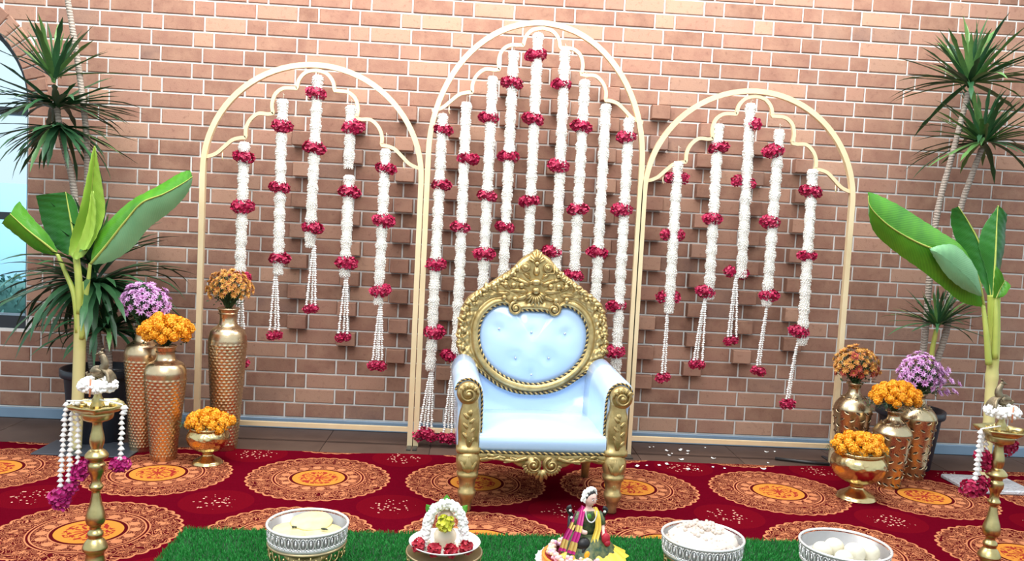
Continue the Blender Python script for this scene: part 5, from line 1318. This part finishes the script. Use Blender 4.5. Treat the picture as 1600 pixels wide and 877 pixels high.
# body: torso, neck, arms and hands in one skinned mesh
V_ = [(0,.02,.03),(0,.02,.075),(0,.018,.110),(0,.016,.145),(0,.014,.168),(0,.012,.188), (-.034,.014,.150),(-.048,-.004,.115),(-.030,-.034,.100),(-.016,-.042,.102), (.034,.014,.150),(.050,-.002,.112),(.046,-.034,.088),(.044,-.046,.082)]
E_ = [(0,1),(1,2),(2,3),(3,4),(4,5),(3,6),(6,7),(7,8),(8,9),(3,10),(10,11),(11,12),(12,13)]
Rv = [.034,.026,.024,.027,.012,.010, .014,.0105,.0085,.007, .014,.0105,.0085,.007]
me = bpy.data.meshes.new('body'); me.from_pydata(V_, E_, []); me.materials.append(m_skin); bo = put(me, 'body', dd)
sk = bo.modifiers.new('skin', 'SKIN'); sk.use_smooth_shade = True
for i, q in enumerate(me.skin_vertices[0].data): q.radius = (Rv[i], Rv[i]*.8); q.use_root = (i == 0)
sb = bo.modifiers.new('sub', 'SUBSURF'); sb.levels = 1; sb.render_levels = 2
hd = MB(); hd.ball((0,0,0), (.0225,.0235,.028), 24, 18)
for i, v in enumerate(hd.v):                          # brow, nose, mouth and chin pushed into the head
    x, y, z = v
    if y < 0:
        y -= .0060*math.exp(-((x/.0045)**2 + ((z+.002)/.007)**2)); y += .0022*(math.exp(-(((abs(x)-.009)/.005)**2 + ((z-.003)/.004)**2))); y -= .0016*math.exp(-((x/.007)**2 + ((z+.013)/.0025)**2))
        x *= 1 - .28*max(0, (-z-.006)/.022)
    hd.v[i] = (x, y, z)
he = hd.build('head', m_skin, dd, loc=(.002,.008,.206)); he.rotation_euler = (.1,0,.55)
m = MB()
for sg in (-1,1): m.ball((sg*.0088,-.0212,.003), (.0042,.0022,.0022), 10, 6, 0); m.ball((sg*.0088,-.0231,.003), (.0018,.0010,.0018), 8, 5, 1); m.tube([(sg*.004,-.0225,.0085),(sg*.009,-.0222,.0100),(sg*.014,-.0195,.0085)], .0008, 5, m=1)
m.build('eyes', [m_pearl, m_hair], he)
m = MB(); m.ball((0,-.0225,-.0128), (.0055,.0022,.0018), 10, 6); m.build('lips', m_red, he)
for sg in (-1,1): m = MB(); m.ball((sg*.0225,.001,.0), (.003,.005,.007), 8, 6); m.build('ear', m_skin, he)
m = MB(); vs = []; m.ball((0,.004,.006), (.0245,.0245,.0265), 22, 14)
m.v = [(x, max(y, -.006 - .014*max(0,(z-.012)/.02)), z) for x, y, z in m.v]; m.build('hair', m_hair, he)
m = MB()
for i in range(110):
    a = PI*(-.15 + 1.3*i/110); m.ball((.0275*math.cos(a)+U(-.003,.003), .006+U(-.008,.008), .004+.0295*math.sin(a)+U(-.003,.003)), U(.004,.006), 6, 4)
m.build('flower_headdress', m_jas, he)
# clothes
m = MB(); m.loft([sring(0,.018,rx,ry,z,20) for z,rx,ry in ((.070,.029,.025),(.095,.0275,.023),(.125,.031,.025),(.148,.036,.024),(.162,.026,.018))]); m.build('blouse', m_gsilk, dd)
for sg in (-1,1):
    m = MB(); m.tube([(sg*.032,.014,.152),(sg*.044,.004,.130),(sg*.050,-.002,.114)], [.0165,.0145,.0130], 12); m.build('sleeve', m_gsilk, dd)
m = MB(); rows = []
for i in range(9):
    t = i/8; row = []
    for k in range(49):
        a = 2*PI*k/48; fr = max(0, -math.sin(a)); rr = .030 + (.060 + .020*fr)*t**.8 + .0035*t*math.sin(14*a); row.append(Vector((rr*1.12*math.cos(a) + .012*t, .014 + rr*math.sin(a)*.95, .080*(1-t**1.6) + .004)))
    rows.append(row)
m.grid(rows); m.build('skirt', m_gsilk, dd)
m = MB(); rows = []
for i in range(11):
    t = i/10; row = []
    for k in range(41):
        s_ = k/40; a = -PI*.98 + PI*1.05*s_; rr = .058 + .062*t + .005*math.sin(k*1.15)*t; row.append(Vector((rr*1.05*math.cos(a) + .020, .004 + rr*math.sin(a)*.92, .036*(1-t)**1.2 + .008 + .006*abs(math.sin(k*.8))*(1-t)*t*3)))
    rows.append(row)
m.grid(rows); m.build('skirt_hem', m_ysilk, dd)
def sash(name, mt, pts, w, mt2=None):
    P = crom(pts, 6); rows = []; n = len(P)
    for i, p in enumerate(P):
        T = (P[min(i+1,n-1)] - P[max(i-1,0)]).normalized(); s_ = T.cross(Vector((0,-1,.2))).normalized(); rows.append([p + s_*w*(.6+.5*i/n)*q + Vector((0,-.0035*math.cos(q*7),0)) for q in (-1,-.75,-.5,-.25,0,.25,.5,.75,1)])
    m = MB(); k = int(n*.45)
    m.grid(rows, 0); m.grid([[p + Vector((0,.0015,0)) for p in r_] for r_ in rows], 0)
    for q0 in ((.40,.50),(.74,.84)):
        a, b = int(q0[0]*n), int(q0[1]*n)+1; m.grid([[p + Vector((0,-.0012,0)) for p in r_] for r_ in rows[a:b+1]], 1)
    m.build(name, [mt, mt2 or mt], dd)
sash('magenta_sash', m_psilk, [(-.018,.020,.175),(-.034,-.014,.150),(-.048,-.034,.110),(-.062,-.042,.070),(-.074,-.046,.030)], .014, m_gthr)
sash('magenta_sash', m_psilk, [(-.016,.024,.172),(-.044,.006,.150),(-.066,-.010,.112),(-.088,-.020,.072),(-.100,-.026,.032)], .012, m_gthr)
sash('yellow_sash', m_ysilk, [(.024,.020,.170),(.027,-.010,.150),(.026,-.024,.110),(.012,-.040,.074),(.002,-.062,.040)], .013)
m = MB(); m.ball((-.028,-.040,.060), (.026,.020,.024), 14, 10); m.tube(crom([(-.02,-.045,.06),(-.035,-.055,.035),(-.040,-.058,.012)],5), [.012 - .0008*i for i in range(11)], 8); m.build('black_bundle', m_hair, dd)
m = MB(); m.ball((-.020,-.066,.026), (.012,.008,.020), 10, 8); m.build('marigold_tassel', m_marig, dd)
for zz in (0,1,2): m = MB(); m.tube([(.048 + .010*math.cos(2*PI*k/16), -.024 - zz*.004 + .003*math.sin(2*PI*k/16), .094 - zz*.003 + .010*math.sin(2*PI*k/16)) for k in range(16)], .0024, 6, closed=True); m.build('bangle', m_red, dd)
m = MB(); m.ball((.052,-.040,.078), (.016,.012,.020), 14, 10); m.ball((.056,-.046,.064), (.012,.010,.012), 10, 8); m.build('red_cloth', m_red, dd)
for (x, z) in ((-.0, 0),):
    m = MB()
    for k in range(26): a = PI + PI*k/25; m.ball((.020*math.cos(a)+.002, -.014 - .006*abs(math.sin(a)), .166 + .036*math.sin(a)), .0026, 7, 5)
    m.build('pearl_necklace', m_pearl, dd)
m = MB(); m.ball((-.006,-.016,.150), (.009,.005,.010), 10, 8); m.build('green_pendant', m_lf, dd)
# small black chair back behind the doll
dc = thing('doll_chair', 'small black chair back with pearl knobs behind the dressed doll', 'chair', (D.x+.03,D.y+.045,dz+.026))
m = MB(); m.rbox((-.060,.0,0), (.064,.014,.120), .004); m.build('back', m_hair, dc)
for sg in (-1,1):
    m = MB(); m.tube(crom([(sg*.050,.006,.118),(sg*.064,.004,.138),(sg*.068,.002,.152),(sg*.058,.0,.158)], 4), .008, 8); m.tube([(sg*.060,.006,0),(sg*.060,.006,.12)], .008, 8); m.build('side_post', m_hair, dc)
    for k in range(3): m = MB(); m.ball((sg*(.062 - .006*k), -.006, .146 - .026*k), .0055, 8, 6); m.build('pearl_knob', m_pearl, dc)

# ================================================================ SMALL THINGS
random.seed(150)
pet = MB(); pet.grid([[Vector((x, y, .002 + .004*abs(x/.012)**2)) for x in (-.012,-.006,0,.006,.012)] for y in (-.008,0,.008)]); pet_me = pet.mesh('petal', m_jas2)
for i in range(26):
    px, py = (U(990,1140), U(697,735)) if i < 22 else (U(1180,1230), U(700,735)); d = RC @ Vector(((px-800)/FPX, 1.0, -(py-438.5)/FPX)); p = CAM + d*((CZ - CAM.z)/d.z)
    zz = CZ if p.y < -.50 else .0
    o = put(pet_me, 'fallen_petal', None, (p.x, min(p.y,-.06), zz + .0005), (0,0,U(0,6)), U(.5,1.3)); tag(o, 'tiny white petal scattered on the floor right of the throne', 'petal', 'petals fallen right of the throne')
rd = thing('black_strut', 'thin black metal strut lying on the tiles by the right arch foot', 'strut', (2.43,-.36,0), .25)
m = MB(); m.tube([(-.16,.10,.012),(0,0,.012),(.10,-.05,.012)], .009, 6); m.build('bar', m_black, rd)
